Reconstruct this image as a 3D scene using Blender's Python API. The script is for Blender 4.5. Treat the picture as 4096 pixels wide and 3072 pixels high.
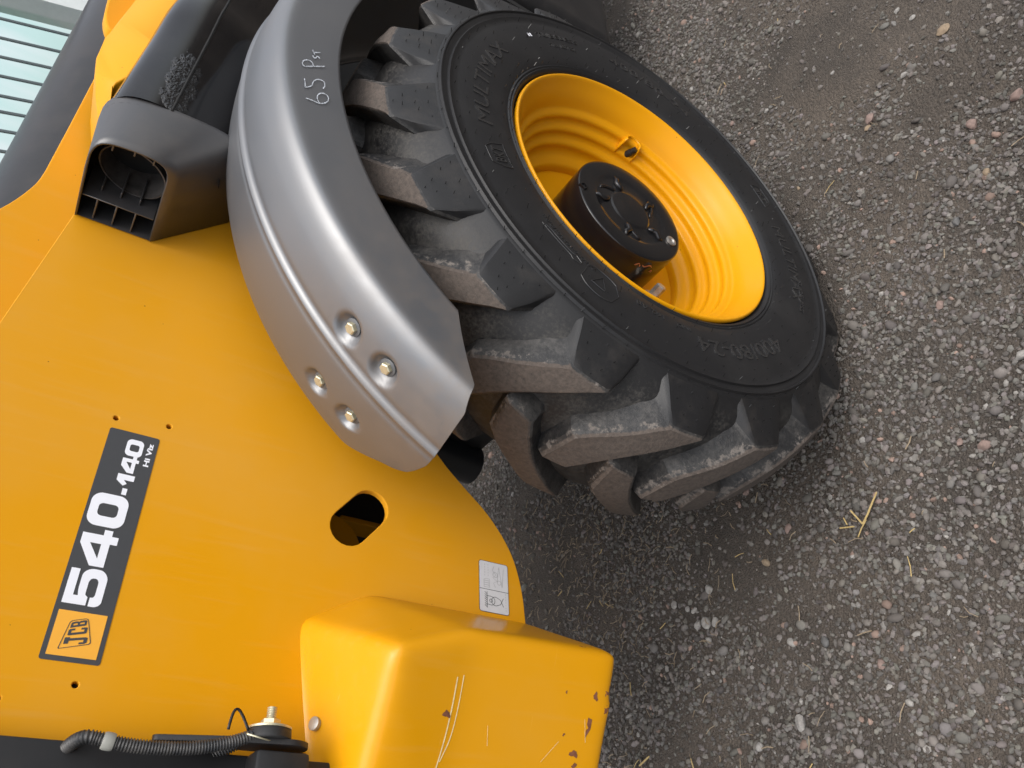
import bpy, bmesh, math, random
import numpy as np
from mathutils import Vector, Matrix, noise as mnoise
for o in list(bpy.data.objects): bpy.data.objects.remove(o)
rad = math.radians
scene = bpy.context.scene
COL = scene.collection
random.seed(7); RNG = np.random.default_rng(7)

# ---------------------------------------------------------------- camera, sky, sun, exposure
cam_d = bpy.data.cameras.new('camera'); cam = bpy.data.objects.new('camera', cam_d); COL.objects.link(cam)
scene.camera = cam
RIGHT = Vector((0.8028, -0.5176, 0.2958)); DOWN = Vector((-0.0383, -0.5400, -0.8408)); FWD = Vector((0.5949, 0.6637, -0.4534))
m = Matrix((DOWN, RIGHT, -FWD)).transposed().to_4x4()          # the phone was turned on its side
m.translation = Vector((-1.2967, -0.7358, 1.4710)); cam.matrix_world = m
cam_d.sensor_width = 36; cam_d.lens = 3176.58 / 4096 * 36; cam_d.clip_start = 0.02; cam_d.clip_end = 2000
cam_d.dof.use_dof = True; cam_d.dof.focus_distance = 1.35; cam_d.dof.aperture_fstop = 11

SUN_EL, SUN_AZ = 66, 255        # azimuth measured from +X towards +Y
world = bpy.data.worlds.new('World'); scene.world = world; world.use_nodes = True
wn = world.node_tree; bg = wn.nodes['Background']
sky = wn.nodes.new('ShaderNodeTexSky'); sky.sky_type = 'NISHITA'; sky.sun_disc = False
sky.sun_elevation = rad(SUN_EL); sky.sun_rotation = rad(90 - SUN_AZ)
sky.air_density = 1.0; sky.dust_density = 4.0; sky.ozone_density = 1.0
hs = wn.nodes.new('ShaderNodeHueSaturation'); hs.inputs['Saturation'].default_value = 0.32
wn.links.new(sky.outputs[0], hs.inputs['Color']); wn.links.new(hs.outputs[0], bg.inputs['Color'])
bg.inputs['Strength'].default_value = 0.15
sd = bpy.data.lights.new('sun', 'SUN'); sun = bpy.data.objects.new('sun', sd); COL.objects.link(sun)
sd.energy = 0.9; sd.angle = rad(60); sd.color = (1.0, 0.96, 0.9)
sv = Vector((math.cos(rad(SUN_EL)) * math.cos(rad(SUN_AZ)), math.cos(rad(SUN_EL)) * math.sin(rad(SUN_AZ)), math.sin(rad(SUN_EL))))
sun.rotation_euler = sv.to_track_quat('Z', 'Y').to_euler(); sun.location = sv * 20
scene.view_settings.view_transform = 'Standard'; scene.view_settings.look = 'None'
scene.view_settings.exposure = 0.80; scene.view_settings.gamma = 1.0; scene.view_settings.use_curve_mapping = False
scene.render.resolution_x = 1024; scene.render.resolution_y = 768

# ---------------------------------------------------------------- materials
def N(nt, kind, **kw):
    n = nt.nodes.new('ShaderNode' + kind)
    for k, v in kw.items():
        if k in n.inputs: n.inputs[k].default_value = v
        else: setattr(n, k, v)
    return n
def rgba(c): return (c[0], c[1], c[2], 1)
def ramp(nt, src, stops):
    r = N(nt, 'ValToRGB'); nt.links.new(src, r.inputs[0]); e = r.color_ramp.elements
    while len(e) < len(stops): e.new(0.5)
    for el, (p, c) in zip(e, stops): el.position = p; el.color = rgba(c) if isinstance(c, tuple) else (c, c, c, 1)
    return r.outputs[0]
def mix(nt, fac, a, b):
    x = nt.nodes.new('ShaderNodeMix'); x.data_type = 'RGBA'
    for s, v in ((0, fac), (6, a), (7, b)):
        if isinstance(v, (tuple, float, int)):
            x.inputs[s].default_value = rgba(v) if isinstance(v, tuple) else v
        else: nt.links.new(v, x.inputs[s])
    return x.outputs[2]
def math_(nt, op, a, b=None, c=None, clamp=False):
    x = N(nt, 'Math', operation=op); x.use_clamp = clamp
    for i, v in enumerate((a, b, c)):
        if v is None: continue
        if isinstance(v, (int, float)): x.inputs[i].default_value = v
        else: nt.links.new(v, x.inputs[i])
    return x.outputs[0]
def new_mat(name, color, rough=0.5, metal=0.0, coat=0.0, spec=0.5):
    mt = bpy.data.materials.new(name); mt.use_nodes = True; nt = mt.node_tree; b = nt.nodes['Principled BSDF']
    b.inputs['Base Color'].default_value = rgba(color); b.inputs['Roughness'].default_value = rough
    b.inputs['Metallic'].default_value = metal; b.inputs['Coat Weight'].default_value = coat
    b.inputs['Coat Roughness'].default_value = 0.12; b.inputs['Specular IOR Level'].default_value = spec
    return mt, nt, b
def pos(nt): return N(nt, 'NewGeometry').outputs['Position']
def noise_(nt, vec, scale, detail=4, rough=0.55, dist=0.0):
    n = N(nt, 'TexNoise'); n.inputs['Scale'].default_value = scale; n.inputs['Detail'].default_value = detail
    n.inputs['Roughness'].default_value = rough; n.inputs['Distortion'].default_value = dist
    if vec is not None: nt.links.new(vec, n.inputs['Vector'])
    return n.outputs['Fac']
def mapping(nt, vec, scale=(1, 1, 1), rot=(0, 0, 0), loc=(0, 0, 0)):
    mp = N(nt, 'Mapping'); mp.inputs['Scale'].default_value = scale; mp.inputs['Rotation'].default_value = rot
    mp.inputs['Location'].default_value = loc; nt.links.new(vec, mp.inputs['Vector']); return mp.outputs[0]
def bump(nt, b, height, strength=0.3, dist=0.002):
    bp = N(nt, 'Bump'); bp.inputs['Strength'].default_value = strength; bp.inputs['Distance'].default_value = dist
    nt.links.new(height, bp.inputs['Height']); nt.links.new(bp.outputs[0], b.inputs['Normal']); return bp

def yellow_paint(name, col=(0.67, 0.294, 0.0006), dust=0.22, rough=0.40, chips=0.0, coat=0.06):
    mt, nt, b = new_mat(name, col, rough, coat=coat, spec=0.2); p = pos(nt)
    big = noise_(nt, p, 3.5, 5, 0.6); fine = noise_(nt, p, 60, 3)
    streak = noise_(nt, mapping(nt, p, (60, 60, 4)), 1.0, 3)
    c = mix(nt, ramp(nt, big, [(0.35, 0.0), (0.75, dust)]), col, (0.56, 0.33, 0.10))
    c = mix(nt, ramp(nt, streak, [(0.55, 0.0), (0.9, dust * 0.8)]), c, (0.60, 0.36, 0.13))
    sp = N(nt, 'TexVoronoi'); sp.inputs['Scale'].default_value = 38; nt.links.new(p, sp.inputs['Vector'])
    spk = math_(nt, 'LESS_THAN', sp.outputs['Distance'], 0.045)
    sc = N(nt, 'SeparateColor'); nt.links.new(sp.outputs['Color'], sc.inputs[0])
    spk = math_(nt, 'MULTIPLY', spk, math_(nt, 'GREATER_THAN', sc.outputs[0], 0.8))
    c = mix(nt, math_(nt, 'MULTIPLY', spk, 0.75), c, (0.10, 0.045, 0.01))
    fs = noise_(nt, mapping(nt, p, (9, 9, 180), (0.5, 0.9, 0.2)), 1.0, 4, 0.75); c = mix(nt, ramp(nt, fs, [(0.72, 0.0), (0.79, 0.12)]), c, (0.74, 0.46, 0.16))
    if chips:
        ch = noise_(nt, p, 26, 6, 0.6, 0.3); z = N(nt, 'SeparateXYZ'); nt.links.new(p, z.inputs[0])
        low = math_(nt, 'MULTIPLY_ADD', z.outputs[2], -9.0, 6.55, clamp=True)
        k = math_(nt, 'GREATER_THAN', math_(nt, 'ADD', ch, math_(nt, 'MULTIPLY', low, 0.13)), 0.735)
        c = mix(nt, k, c, mix(nt, fine, (0.16, 0.055, 0.025), (0.30, 0.13, 0.07)))
        scr = noise_(nt, mapping(nt, p, (7, 7, 160), (0.15, 0.1, 0)), 1.0, 4, 0.7)
        c = mix(nt, ramp(nt, scr, [(0.68, 0.0), (0.76, 0.35)]), c, (0.88, 0.60, 0.22))
    nt.links.new(c, b.inputs['Base Color'])
    r = N(nt, 'MapRange'); nt.links.new(big, r.inputs[0]); r.inputs['To Min'].default_value = rough - 0.08; r.inputs['To Max'].default_value = rough + 0.14
    nt.links.new(r.outputs[0], b.inputs['Roughness'])
    bump(nt, b, noise_(nt, p, 420, 2), 0.06, 0.001)
    return mt
YELLOW = yellow_paint('yellow_paint')
YELLOW_CW = yellow_paint('yellow_casting_paint', (0.66, 0.292, 0.0006), dust=0.16, rough=0.30, chips=1.0, coat=0.22)
YELLOW_LT = yellow_paint('yellow_plastic', (0.67, 0.295, 0.004), 0.05, 0.42)
YELLOW_RIM = yellow_paint('yellow_rim_paint', (0.69, 0.300, 0.0006), 0.07, 0.34, coat=0.10)

def black_plastic():
    mt, nt, b = new_mat('mudguard_plastic', (0.030, 0.031, 0.033), 0.3, spec=1.0); p = pos(nt); b.inputs['IOR'].default_value = 1.85
    n1 = noise_(nt, p, 7, 6, 0.65); n2 = noise_(nt, mapping(nt, p, (5, 120, 120)), 1, 4, 0.7); n3 = noise_(nt, p, 250, 3)
    z = N(nt, 'SeparateXYZ'); nt.links.new(p, z.inputs[0])
    low = math_(nt, 'MULTIPLY_ADD', z.outputs[2], -3.6, 4.55, clamp=True)
    nm = math_(nt, 'ADD', math_(nt, 'MULTIPLY', n1, 0.65), math_(nt, 'MULTIPLY', noise_(nt, p, 34, 5, 0.7), 0.35))
    d = math_(nt, 'MULTIPLY', ramp(nt, nm, [(0.40, 0.0), (0.62, 1.0)]), math_(nt, 'MULTIPLY_ADD', low, 0.85, 0.10), clamp=True)
    c = mix(nt, d, (0.066, 0.071, 0.080), (0.105, 0.076, 0.054))  # brown low down: mottled dirt, also standing in for a brown reflection
    c = mix(nt, ramp(nt, noise_(nt, mapping(nt, p, (22, 22, 160), (0.5, 0.3, 0.2)), 1, 4, 0.75), [(0.67, 0.0), (0.74, 0.5)]), c, (0.03, 0.03, 0.032))
    nt.links.new(c, b.inputs['Base Color'])
    r = math_(nt, 'ADD', math_(nt, 'MULTIPLY', n1, 0.10), math_(nt, 'MULTIPLY_ADD', d, 0.24, 0.37))
    nt.links.new(r, b.inputs['Roughness'])
    bump(nt, b, math_(nt, 'ADD', math_(nt, 'MULTIPLY', n3, 0.7), n2), 0.05, 0.001)
    return mt
MUD = black_plastic()
def gloss_black(name, rough=0.18, col=(0.012, 0.012, 0.013), wr=False, spec=0.5, dust=0.15):
    mt, nt, b = new_mat(name, col, rough, spec=spec); p = pos(nt)
    n = noise_(nt, p, 9, 5, 0.65)
    c = mix(nt, ramp(nt, n, [(0.45, 0.0), (0.8, dust)]), col, (0.12, 0.10, 0.085)); nt.links.new(c, b.inputs['Base Color'])
    nt.links.new(math_(nt, 'MULTIPLY_ADD', n, 0.18, rough - 0.05), b.inputs['Roughness'])
    h = noise_(nt, p, 60, 4)
    if wr:   # heat wrinkled patch beside the seam
        s = N(nt, 'SeparateXYZ'); nt.links.new(p, s.inputs[0])
        dx = math_(nt, 'MULTIPLY', math_(nt, 'ADD', s.outputs[0], 0.035), 11.0); dz = math_(nt, 'MULTIPLY', math_(nt, 'ADD', s.outputs[2], -1.483), 34.0)
        dd = math_(nt, 'ADD', math_(nt, 'MULTIPLY', dx, dx), math_(nt, 'MULTIPLY', dz, dz))
        edge = math_(nt, 'ADD', dd, math_(nt, 'MULTIPLY', noise_(nt, p, 45, 4), 2.4))
        mask = ramp(nt, math_(nt, 'MULTIPLY', edge, 0.25), [(0.46, 1.0), (0.54, 0.0)])
        wrk = noise_(nt, mapping(nt, p, (1, 1, 1)), 120, 2, 0.5, 1.2)
        h = math_(nt, 'MULTIPLY', mask, math_(nt, 'ADD', wrk, 0.35))
        nt.links.new(mix(nt, math_(nt, 'MULTIPLY', mask, 0.05), c, (0.09, 0.088, 0.085)), b.inputs['Base Color'])
        bump(nt, b, h, 0.7, 0.006)
    else: bump(nt, b, h, 0.06, 0.002)
    return mt
DUCT = gloss_black('duct_gloss_plastic', 0.09, (0.004, 0.004, 0.005), wr=True, dust=0.08)
SHROUD = gloss_black('shroud_matt_plastic', 0.36, (0.042, 0.042, 0.045), spec=1.0, dust=0.4)
BOOM = gloss_black('boom_black_paint', 0.28, (0.012, 0.011, 0.011), spec=0.6)
BLACK = gloss_black('chassis_black_paint', 0.45, (0.012, 0.012, 0.013))
HUBM = gloss_black('hub_black_paint', 0.15, (0.009, 0.009, 0.010), dust=0.08)
SHADEBLACK = gloss_black('shade_black', 0.75, (0.006, 0.006, 0.006), dust=0.05)  # near black puts the shade of holes, recesses and wheel arch into colour

def rubber(name, dusty, col=(0.013, 0.013, 0.014), dustcol=(0.10, 0.085, 0.072), rough=0.50):
    mt, nt, b = new_mat(name, col, rough, spec=0.45)
    p = N(nt, 'TexCoord').outputs['Object']; q = pos(nt)
    n1 = noise_(nt, q, 14, 6, 0.68); n2 = noise_(nt, q, 160, 4, 0.7)
    if dusty == 'carcass':     # dust sits in the gaps between the lugs, beyond radius 0.52
        s = N(nt, 'SeparateXYZ'); nt.links.new(p, s.inputs[0])
        r = math_(nt, 'SQRT', math_(nt, 'ADD', math_(nt, 'MULTIPLY', s.outputs[0], s.outputs[0]), math_(nt, 'MULTIPLY', s.outputs[2], s.outputs[2])))
        k = math_(nt, 'MULTIPLY_ADD', r, 28.0, -28 * 0.512, clamp=True)
        d = math_(nt, 'MULTIPLY', k, ramp(nt, math_(nt, 'MULTIPLY_ADD', n2, 0.6, math_(nt, 'MULTIPLY', n1, 0.6)), [(0.54, 0.06), (0.80, 0.85)]))
        d2 = math_(nt, 'MULTIPLY', ramp(nt, noise_(nt, q, 5, 4), [(0.5, 0.0), (0.8, 0.16)]), 1.0)
        d = math_(nt, 'MAXIMUM', d, d2)
    elif dusty == 'top': d = ramp(nt, math_(nt, 'MULTIPLY_ADD', n2, 0.6, math_(nt, 'MULTIPLY', n1, 0.5)), [(0.36, 0.55), (0.66, 1.0)])
    elif dusty == 'edge': d = ramp(nt, math_(nt, 'MULTIPLY_ADD', n2, 0.55, math_(nt, 'MULTIPLY', n1, 0.95)), [(0.62, 0.12), (0.82, 0.95)])
    elif dusty == 'side': d = ramp(nt, math_(nt, 'MULTIPLY_ADD', n2, 0.5, math_(nt, 'MULTIPLY', n1, 0.9)), [(0.60, 0.03), (0.92, 0.8)])
    else: d = ramp(nt, n1, [(0.5, 0.0), (0.85, 0.25)])
    nt.links.new(mix(nt, d, col, mix(nt, n2, dustcol, tuple(x * 1.5 for x in dustcol))), b.inputs['Base Color'])
    nt.links.new(math_(nt, 'MULTIPLY_ADD', d, 0.42, rough), b.inputs['Roughness'])
    bump(nt, b, math_(nt, 'ADD', n2, math_(nt, 'MULTIPLY', noise_(nt, q, 420, 2), 0.6)), 0.35 if dusty in ('top', 'edge', 'side') else 0.12, 0.0018)
    return mt
RUB = rubber('tyre_rubber', 'carcass', dustcol=(0.07, 0.065, 0.058)); RUB_TOP = rubber('lug_top_dust', 'top', dustcol=(0.088, 0.070, 0.058))
RUB_EDGE = rubber('lug_edge_dust', 'edge', dustcol=(0.19, 0.165, 0.145)); RUB_SIDE = rubber('lug_side_rubber', 'side', dustcol=(0.10, 0.095, 0.088))
RUB_FACE = rubber('lug_face_rubber', 'face')
def lug_rubber():
    mt, nt, b = new_mat('lug_rubber', (.017, .017, .018), .5, spec=.45); q = pos(nt)
    n1 = noise_(nt, q, 16, 6, .68); n2 = noise_(nt, q, 130, 5, .72); n3 = noise_(nt, q, 45, 4, .6)
    def attr(nm):
        a_ = N(nt, 'Attribute'); a_.attribute_name = nm; return a_.outputs['Fac']
    nn = math_(nt, 'ADD', math_(nt, 'MULTIPLY', n2, .5), math_(nt, 'MULTIPLY', n3, .5))
    top = ramp(nt, math_(nt, 'MULTIPLY_ADD', math_(nt, 'ADD', nn, -.5), .7, attr('top')), [(.62, 0.0), (.74, 1.0)])
    edge = ramp(nt, math_(nt, 'MULTIPLY_ADD', math_(nt, 'ADD', nn, -.5), 1.9, math_(nt, 'MULTIPLY_ADD', math_(nt, 'ADD', n1, -.5), .9, attr('edge'))), [(.86, 0.0), (1.0, 1.0)])
    sd_ = ramp(nt, math_(nt, 'MULTIPLY_ADD', n2, .5, math_(nt, 'MULTIPLY', n1, .9)), [(.62, .03), (.95, .75)])
    c = mix(nt, sd_, (.017, .017, .018), (.105, .098, .09))
    c = mix(nt, math_(nt, 'MULTIPLY', top, ramp(nt, n2, [(.3, .6), (.6, 1.0)])), c, mix(nt, n2, (.060, .048, .040), (.125, .100, .084)))
    c = mix(nt, math_(nt, 'MULTIPLY', edge, .85), c, mix(nt, n2, (.10, .088, .078), (.21, .185, .165)))
    nt.links.new(c, b.inputs['Base Color']); nt.links.new(math_(nt, 'MULTIPLY_ADD', math_(nt, 'MAXIMUM', top, edge), .4, .5), b.inputs['Roughness'])
    bump(nt, b, math_(nt, 'ADD', n2, math_(nt, 'MULTIPLY', n3, .8)), .5, .0025); return mt
LUGM = lug_rubber(); HAIR = new_mat('hair_rubber', (0.012, 0.012, 0.012), 0.25, spec=0.8)[0]
LETTER = new_mat('letter_rubber', (0.024, 0.024, 0.025), 0.24, spec=0.9)[0]
def simple(name, c, r=0.5, metal=0.0, n=0.15, scale=40, c2=None, bmp=0.1):
    mt, nt, b = new_mat(name, c, r, metal); p = pos(nt); f = noise_(nt, p, scale, 4, 0.65)
    c2 = c2 or tuple(x * 0.55 for x in c)
    nt.links.new(mix(nt, ramp(nt, f, [(0.4, 0.0), (0.75, min(1, n * 3))]), c, c2), b.inputs['Base Color'])
    bump(nt, b, f, bmp, 0.001); return mt
ZINC = simple('zinc_plated_steel', (0.62, 0.57, 0.40), 0.38, 0.6, 0.2, 90)
STEEL = simple('dull_steel', (0.45, 0.44, 0.42), 0.4, 0.7, 0.3, 60, (0.22, 0.15, 0.10))
RUST = simple('rust_chip', (0.20, 0.075, 0.035), 0.85, 0, 0.3, 120, (0.10, 0.035, 0.02))
PRIMER = simple('primer_scrape', (0.42, 0.17, 0.09), 0.6, 0, 0.3, 160, (0.25, 0.09, 0.05))
SCRATCH = simple('pale_scratch', (0.85, 0.68, 0.36), 0.5, 0, 0.2, 120)
CHALK = simple('white_chalk', (0.62, 0.66, 0.72), 0.9, 0, 0.35, 500, (0.10, 0.105, 0.115))
DEC_BLACK = simple('decal_charcoal', (0.050, 0.052, 0.056), 0.42, 0, 0.05, 50)
DEC_WHITE = simple('decal_white', (0.80, 0.81, 0.86), 0.4, 0, 0.02, 50)
DEC_YEL = simple('decal_amber', (0.84, 0.40, 0.04), 0.4, 0, 0.03, 50)
STK_WHITE = simple('sticker_white', (0.62, 0.62, 0.64), 0.4, 0, 0.06, 60); STK_INK = simple('sticker_ink', (0.06, 0.07, 0.07), 0.5, 0, 0.05, 60)
STK_GREY = simple('sticker_faded_ink', (0.36, 0.36, 0.37), 0.5, 0, 0.05, 60)
HOSE = simple('hose_plastic', (0.020, 0.021, 0.023), 0.45, 0, 0.35, 50, (0.08, 0.074, 0.068)); CLAMP = simple('grey_clip_plastic', (0.30, 0.30, 0.27), 0.6)
RUBM = simple('mount_rubber', (0.022, 0.022, 0.022), 0.6)
FRAME = simple('pale_window_frame', (0.68, 0.72, 0.71), 0.35, 0, 0.05); BAR = simple('window_bar_paint', (0.14, 0.17, 0.18), 0.45)
gm, gnt, gb = new_mat('window_glass', (0.75, 0.95, 0.9), 0.03)
tr = N(gnt, 'BsdfTransparent'); gl = N(gnt, 'BsdfGlossy'); gl.inputs['Roughness'].default_value = 0.02
gn = noise_(gnt, mapping(gnt, pos(gnt), (6, 6, 1.2)), 1, 4)
gnt.links.new(mix(gnt, ramp(gnt, gn, [(0.4, 0.0), (0.62, 1.0)]), (0.84, 0.95, 0.915), (0.95, 0.985, 0.965)), tr.inputs[0])
ms = N(gnt, 'MixShader'); fr = N(gnt, 'LayerWeight'); fr.inputs[0].default_value = 0.06
gnt.links.new(fr.outputs[0], ms.inputs[0]); gnt.links.new(tr.outputs[0], ms.inputs[1]); gnt.links.new(gl.outputs[0], ms.inputs[2])
gnt.links.new(ms.outputs[0], gnt.nodes['Material Output'].inputs[0]); GLASS = gm

# ---------------------------------------------------------------- helpers
def link(o, parent=None, label=None, cat=None, group=None, kind=None):
    COL.objects.link(o)
    if parent is not None: o.parent = parent
    for k, v in (('label', label), ('category', cat), ('group', group), ('kind', kind)):
        if v: o[k] = v
    return o
def mesh_obj(name, verts, faces, mats, parent=None, smooth=True, angle=40, midx=None, **tags):
    me = bpy.data.meshes.new(name); me.from_pydata([tuple(v) for v in verts], [], [tuple(f) for f in faces])
    for mt in (mats if isinstance(mats, list) else [mats]): me.materials.append(mt)
    if midx is not None: me.polygons.foreach_set('material_index', midx)
    me.validate(); me.update()
    shade(me, smooth, angle)
    return link(bpy.data.objects.new(name, me), parent, **tags)
def shade(me, smooth, angle):
    if not smooth: return
    me.polygons.foreach_set('use_smooth', [True] * len(me.polygons))
    if angle < 180: me.set_sharp_from_angle(angle=rad(angle))
def bm_obj(name, bm, mats, parent=None, smooth=True, angle=40, **tags):
    bmesh.ops.recalc_face_normals(bm, faces=bm.faces)
    me = bpy.data.meshes.new(name); bm.to_mesh(me); bm.free()
    for mt in (mats if isinstance(mats, list) else [mats]): me.materials.append(mt)
    shade(me, smooth, angle)
    return link(bpy.data.objects.new(name, me), parent, **tags)
def revolve(profile, n, center=(0, 0, 0), a0=0, a1=360):
    """profile of (y, r) about the Y axis"""
    full = abs(a1 - a0 - 360) < 1e-6; k = n if full else n + 1; P = len(profile); V = []; F = []
    for i in range(k):
        a = rad(a0 + (a1 - a0) * i / n); c, s = math.cos(a), math.sin(a)
        for y, r in profile: V.append((center[0] + r * c, center[1] + y, center[2] + r * s))
    for i in range(n):
        j = (i + 1) % k
        for q in range(P - 1): F.append((i * P + q, i * P + q + 1, j * P + q + 1, j * P + q))
    return V, F
def chaikin(p, it=2):
    p = [np.array(a, float) for a in p]
    for _ in range(it):
        o = [p[0]]
        for a, b in zip(p[:-1], p[1:]): o += [0.75 * a + 0.25 * b, 0.25 * a + 0.75 * b]
        o.append(p[-1]); p = o
    return p
def resample(p, n):
    p = np.array(p); d = np.r_[0, np.cumsum(np.linalg.norm(np.diff(p, axis=0), axis=1))]; t = np.linspace(0, d[-1], n)
    return np.stack([np.interp(t, d, p[:, k]) for k in range(p.shape[1])], 1)
def curve_mesh(splines, extrude=0.0, bevel=0.0):
    cu = bpy.data.curves.new('tmp', 'CURVE'); cu.dimensions = '2D'; cu.fill_mode = 'BOTH'; cu.extrude = extrude; cu.bevel_depth = bevel; cu.offset = -bevel; cu.bevel_resolution = 1
    for pts in splines:
        s = cu.splines.new('POLY'); s.points.add(len(pts) - 1); s.use_cyclic_u = True
        for q, p in zip(s.points, pts): q.co = (p[0], p[1], 0, 1)
    ob = bpy.data.objects.new('tmp', cu); me = ob.to_mesh()
    V = np.array([v.co[:] for v in me.vertices]).reshape(-1, 3); F = [tuple(f.vertices) for f in me.polygons]
    ob.to_mesh_clear(); bpy.data.objects.remove(ob); bpy.data.curves.remove(cu); return V, F
def text_mesh(s, size=1.0, extrude=0.0, offset=0.0, align='LEFT'):
    cu = bpy.data.curves.new('tmp', 'FONT'); cu.body = s; cu.size = size; cu.extrude = extrude; cu.offset = offset; cu.align_x = align; cu.resolution_u = 3
    ob = bpy.data.objects.new('tmp', cu); me = ob.to_mesh()
    V = np.array([v.co[:] for v in me.vertices]).reshape(-1, 3); F = [tuple(f.vertices) for f in me.polygons]
    ob.to_mesh_clear(); bpy.data.objects.remove(ob); bpy.data.curves.remove(cu); return V, F
def plate(name, outline, holes, y_front, thick, mat, parent, bevel=0.001, **tags):
    """flat plate in an X-Z plane, front face towards -Y"""
    V, F = curve_mesh([outline] + holes, thick / 2 - bevel, bevel)
    W = [(v[0], y_front + thick / 2 - v[2], v[1]) for v in V]
    return mesh_obj(name, W, F, mat, parent, angle=30, **tags)
def decal(name, splines, x0, z0, y, mat, parent, scale=0.001, th=0.00012, **tags):
    V, F = curve_mesh(splines, th)
    return mesh_obj(name, [(x0 + v[0] * scale, y - v[2] * 1.0, z0 + v[1] * scale) for v in V], F, mat, parent, smooth=False, **tags)
def rrect(x0, y0, x1, y1, r, n=6):
    o = []
    for cx, cy, a in ((x1 - r, y1 - r, 0), (x0 + r, y1 - r, 90), (x0 + r, y0 + r, 180), (x1 - r, y0 + r, 270)):
        for i in range(n + 1):
            t = rad(a + 90 * i / n); o.append((cx + r * math.cos(t), cy + r * math.sin(t)))
    return o
def roundpoly(pts, r, n=5):
    o = []; k = len(pts)
    rr = r if isinstance(r, (list, tuple)) else [r] * k
    for i in range(k):
        p = np.array(pts[i], float); a = np.array(pts[i - 1], float) - p; b = np.array(pts[(i + 1) % k], float) - p
        q = min(rr[i], np.linalg.norm(a) * 0.49, np.linalg.norm(b) * 0.49)
        if q <= 0: o.append(tuple(p)); continue
        s = p + a / np.linalg.norm(a) * q; e = p + b / np.linalg.norm(b) * q
        for j in range(n + 1):
            t = j / n; o.append(tuple((1 - t) ** 2 * s + 2 * t * (1 - t) * p + t * t * e))
    return o
def frame_of(d):
    d = Vector(d).normalized(); u = d.cross(Vector((0, 0, 1)) if abs(d.z) < 0.9 else Vector((1, 0, 0))).normalized(); return u, d.cross(u)
def tube(pts, r, n=8, cap=True):
    pts = [Vector(p) for p in pts]; V = []; F = []; u = None
    for i, p in enumerate(pts):
        d = (pts[min(i + 1, len(pts) - 1)] - pts[max(i - 1, 0)]).normalized()
        if u is None: u, w = frame_of(d)
        else: u = (u - d * u.dot(d)).normalized(); w = d.cross(u)
        rr = r[i] if isinstance(r, (list, tuple, np.ndarray)) else r
        for k in range(n):
            a = 2 * math.pi * k / n; V.append(p + u * (rr * math.cos(a)) + w * (rr * math.sin(a)))
    for i in range(len(pts) - 1):
        for k in range(n): F.append((i * n + k, i * n + (k + 1) % n, (i + 1) * n + (k + 1) % n, (i + 1) * n + k))
    if cap: F.append(tuple(range(n - 1, -1, -1))); F.append(tuple(range((len(pts) - 1) * n, len(pts) * n)))
    return V, F
def turned(prof, origin, axis, n=24):
    """solid of revolution, prof = (distance along axis, radius)"""
    o = Vector(origin); d = Vector(axis).normalized(); u, w = frame_of(d); V = []; F = []
    for h, r in prof:
        for k in range(n):
            a = 2 * math.pi * k / n; V.append(o + d * h + u * (r * math.cos(a)) + w * (r * math.sin(a)))
    for i in range(len(prof) - 1):
        for k in range(n): F.append((i * n + k, i * n + (k + 1) % n, (i + 1) * n + (k + 1) % n, (i + 1) * n + k))
    F.append(tuple(range(n - 1, -1, -1))); F.append(tuple(range((len(prof) - 1) * n, len(prof) * n)))
    return V, F
def box(name, lo, hi, mat, parent, bev=0.01, seg=3, **tags):
    bm = bmesh.new(); bmesh.ops.create_cube(bm, size=1)
    for v in bm.verts: v.co = Vector([(lo[i] + hi[i]) / 2 + v.co[i] * (hi[i] - lo[i]) for i in range(3)])
    if bev: bmesh.ops.bevel(bm, geom=bm.edges[:], offset=bev, segments=seg, affect='EDGES', profile=0.5)
    return bm_obj(name, bm, mat, parent, **tags)
def ribbon(pts, w, normal, lift=0.0):
    """thin strip along pts lying on a surface with the given normal"""
    nrm = Vector(normal).normalized(); V = []; F = []
    for i, p in enumerate(pts):
        p = Vector(p); d = (Vector(pts[min(i + 1, len(pts) - 1)]) - Vector(pts[max(i - 1, 0)])).normalized()
        s = d.cross(nrm).normalized(); ww = w[i] if isinstance(w, (list, tuple)) else w
        V += [p + s * ww / 2 + nrm * lift, p - s * ww / 2 + nrm * lift]
    for i in range(len(pts) - 1): F.append((2 * i, 2 * i + 1, 2 * i + 3, 2 * i + 2))
    return V, F
def merge(parts):
    V = []; F = []
    for v, f in parts:
        k = len(V); V += [tuple(a) for a in v]; F += [tuple(i + k for i in q) for q in f]
    return V, F

# ---------------------------------------------------------------- ground sheet
def gz(x, y):
    h = 0.020 * mnoise.noise(Vector((x * 1.3, y * 1.3, 3.1))) + 0.011 * mnoise.noise(Vector((x * 4.2, y * 4.2, 9.2))) + 0.005 * mnoise.noise(Vector((x * 13, y * 13, 5.7)))
    h += .010 * math.sin(y * 19 + 1.5 * mnoise.noise(Vector((x * 2, y * 2, 0)))) * max(0, mnoise.noise(Vector((x * 1.1 + 4, y * 1.1, 8.0))) + .1)   # old wheel ruts
    d = math.hypot(x, (y - 0.17)); f = min(1, max(0, (d - 0.12) / 0.35)); return h * f - 0.004
def axis_(lo, hi, step, far):
    a = np.arange(lo, hi + 1e-6, step); g = np.geomspace(step * 2, far, 16)
    return np.r_[lo - g[::-1], a, hi + g]
gx = axis_(-1.6, 2.9, 0.02, 400); gy = axis_(-1.2, 2.1, 0.02, 400)
GV = [(x, y, gz(x, y) if -3 < x < 5 and -3 < y < 4 else -0.006) for y in gy for x in gx]; nx = len(gx)
GF = [(j * nx + i, j * nx + i + 1, (j + 1) * nx + i + 1, (j + 1) * nx + i) for j in range(len(gy) - 1) for i in range(nx - 1)]
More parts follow.
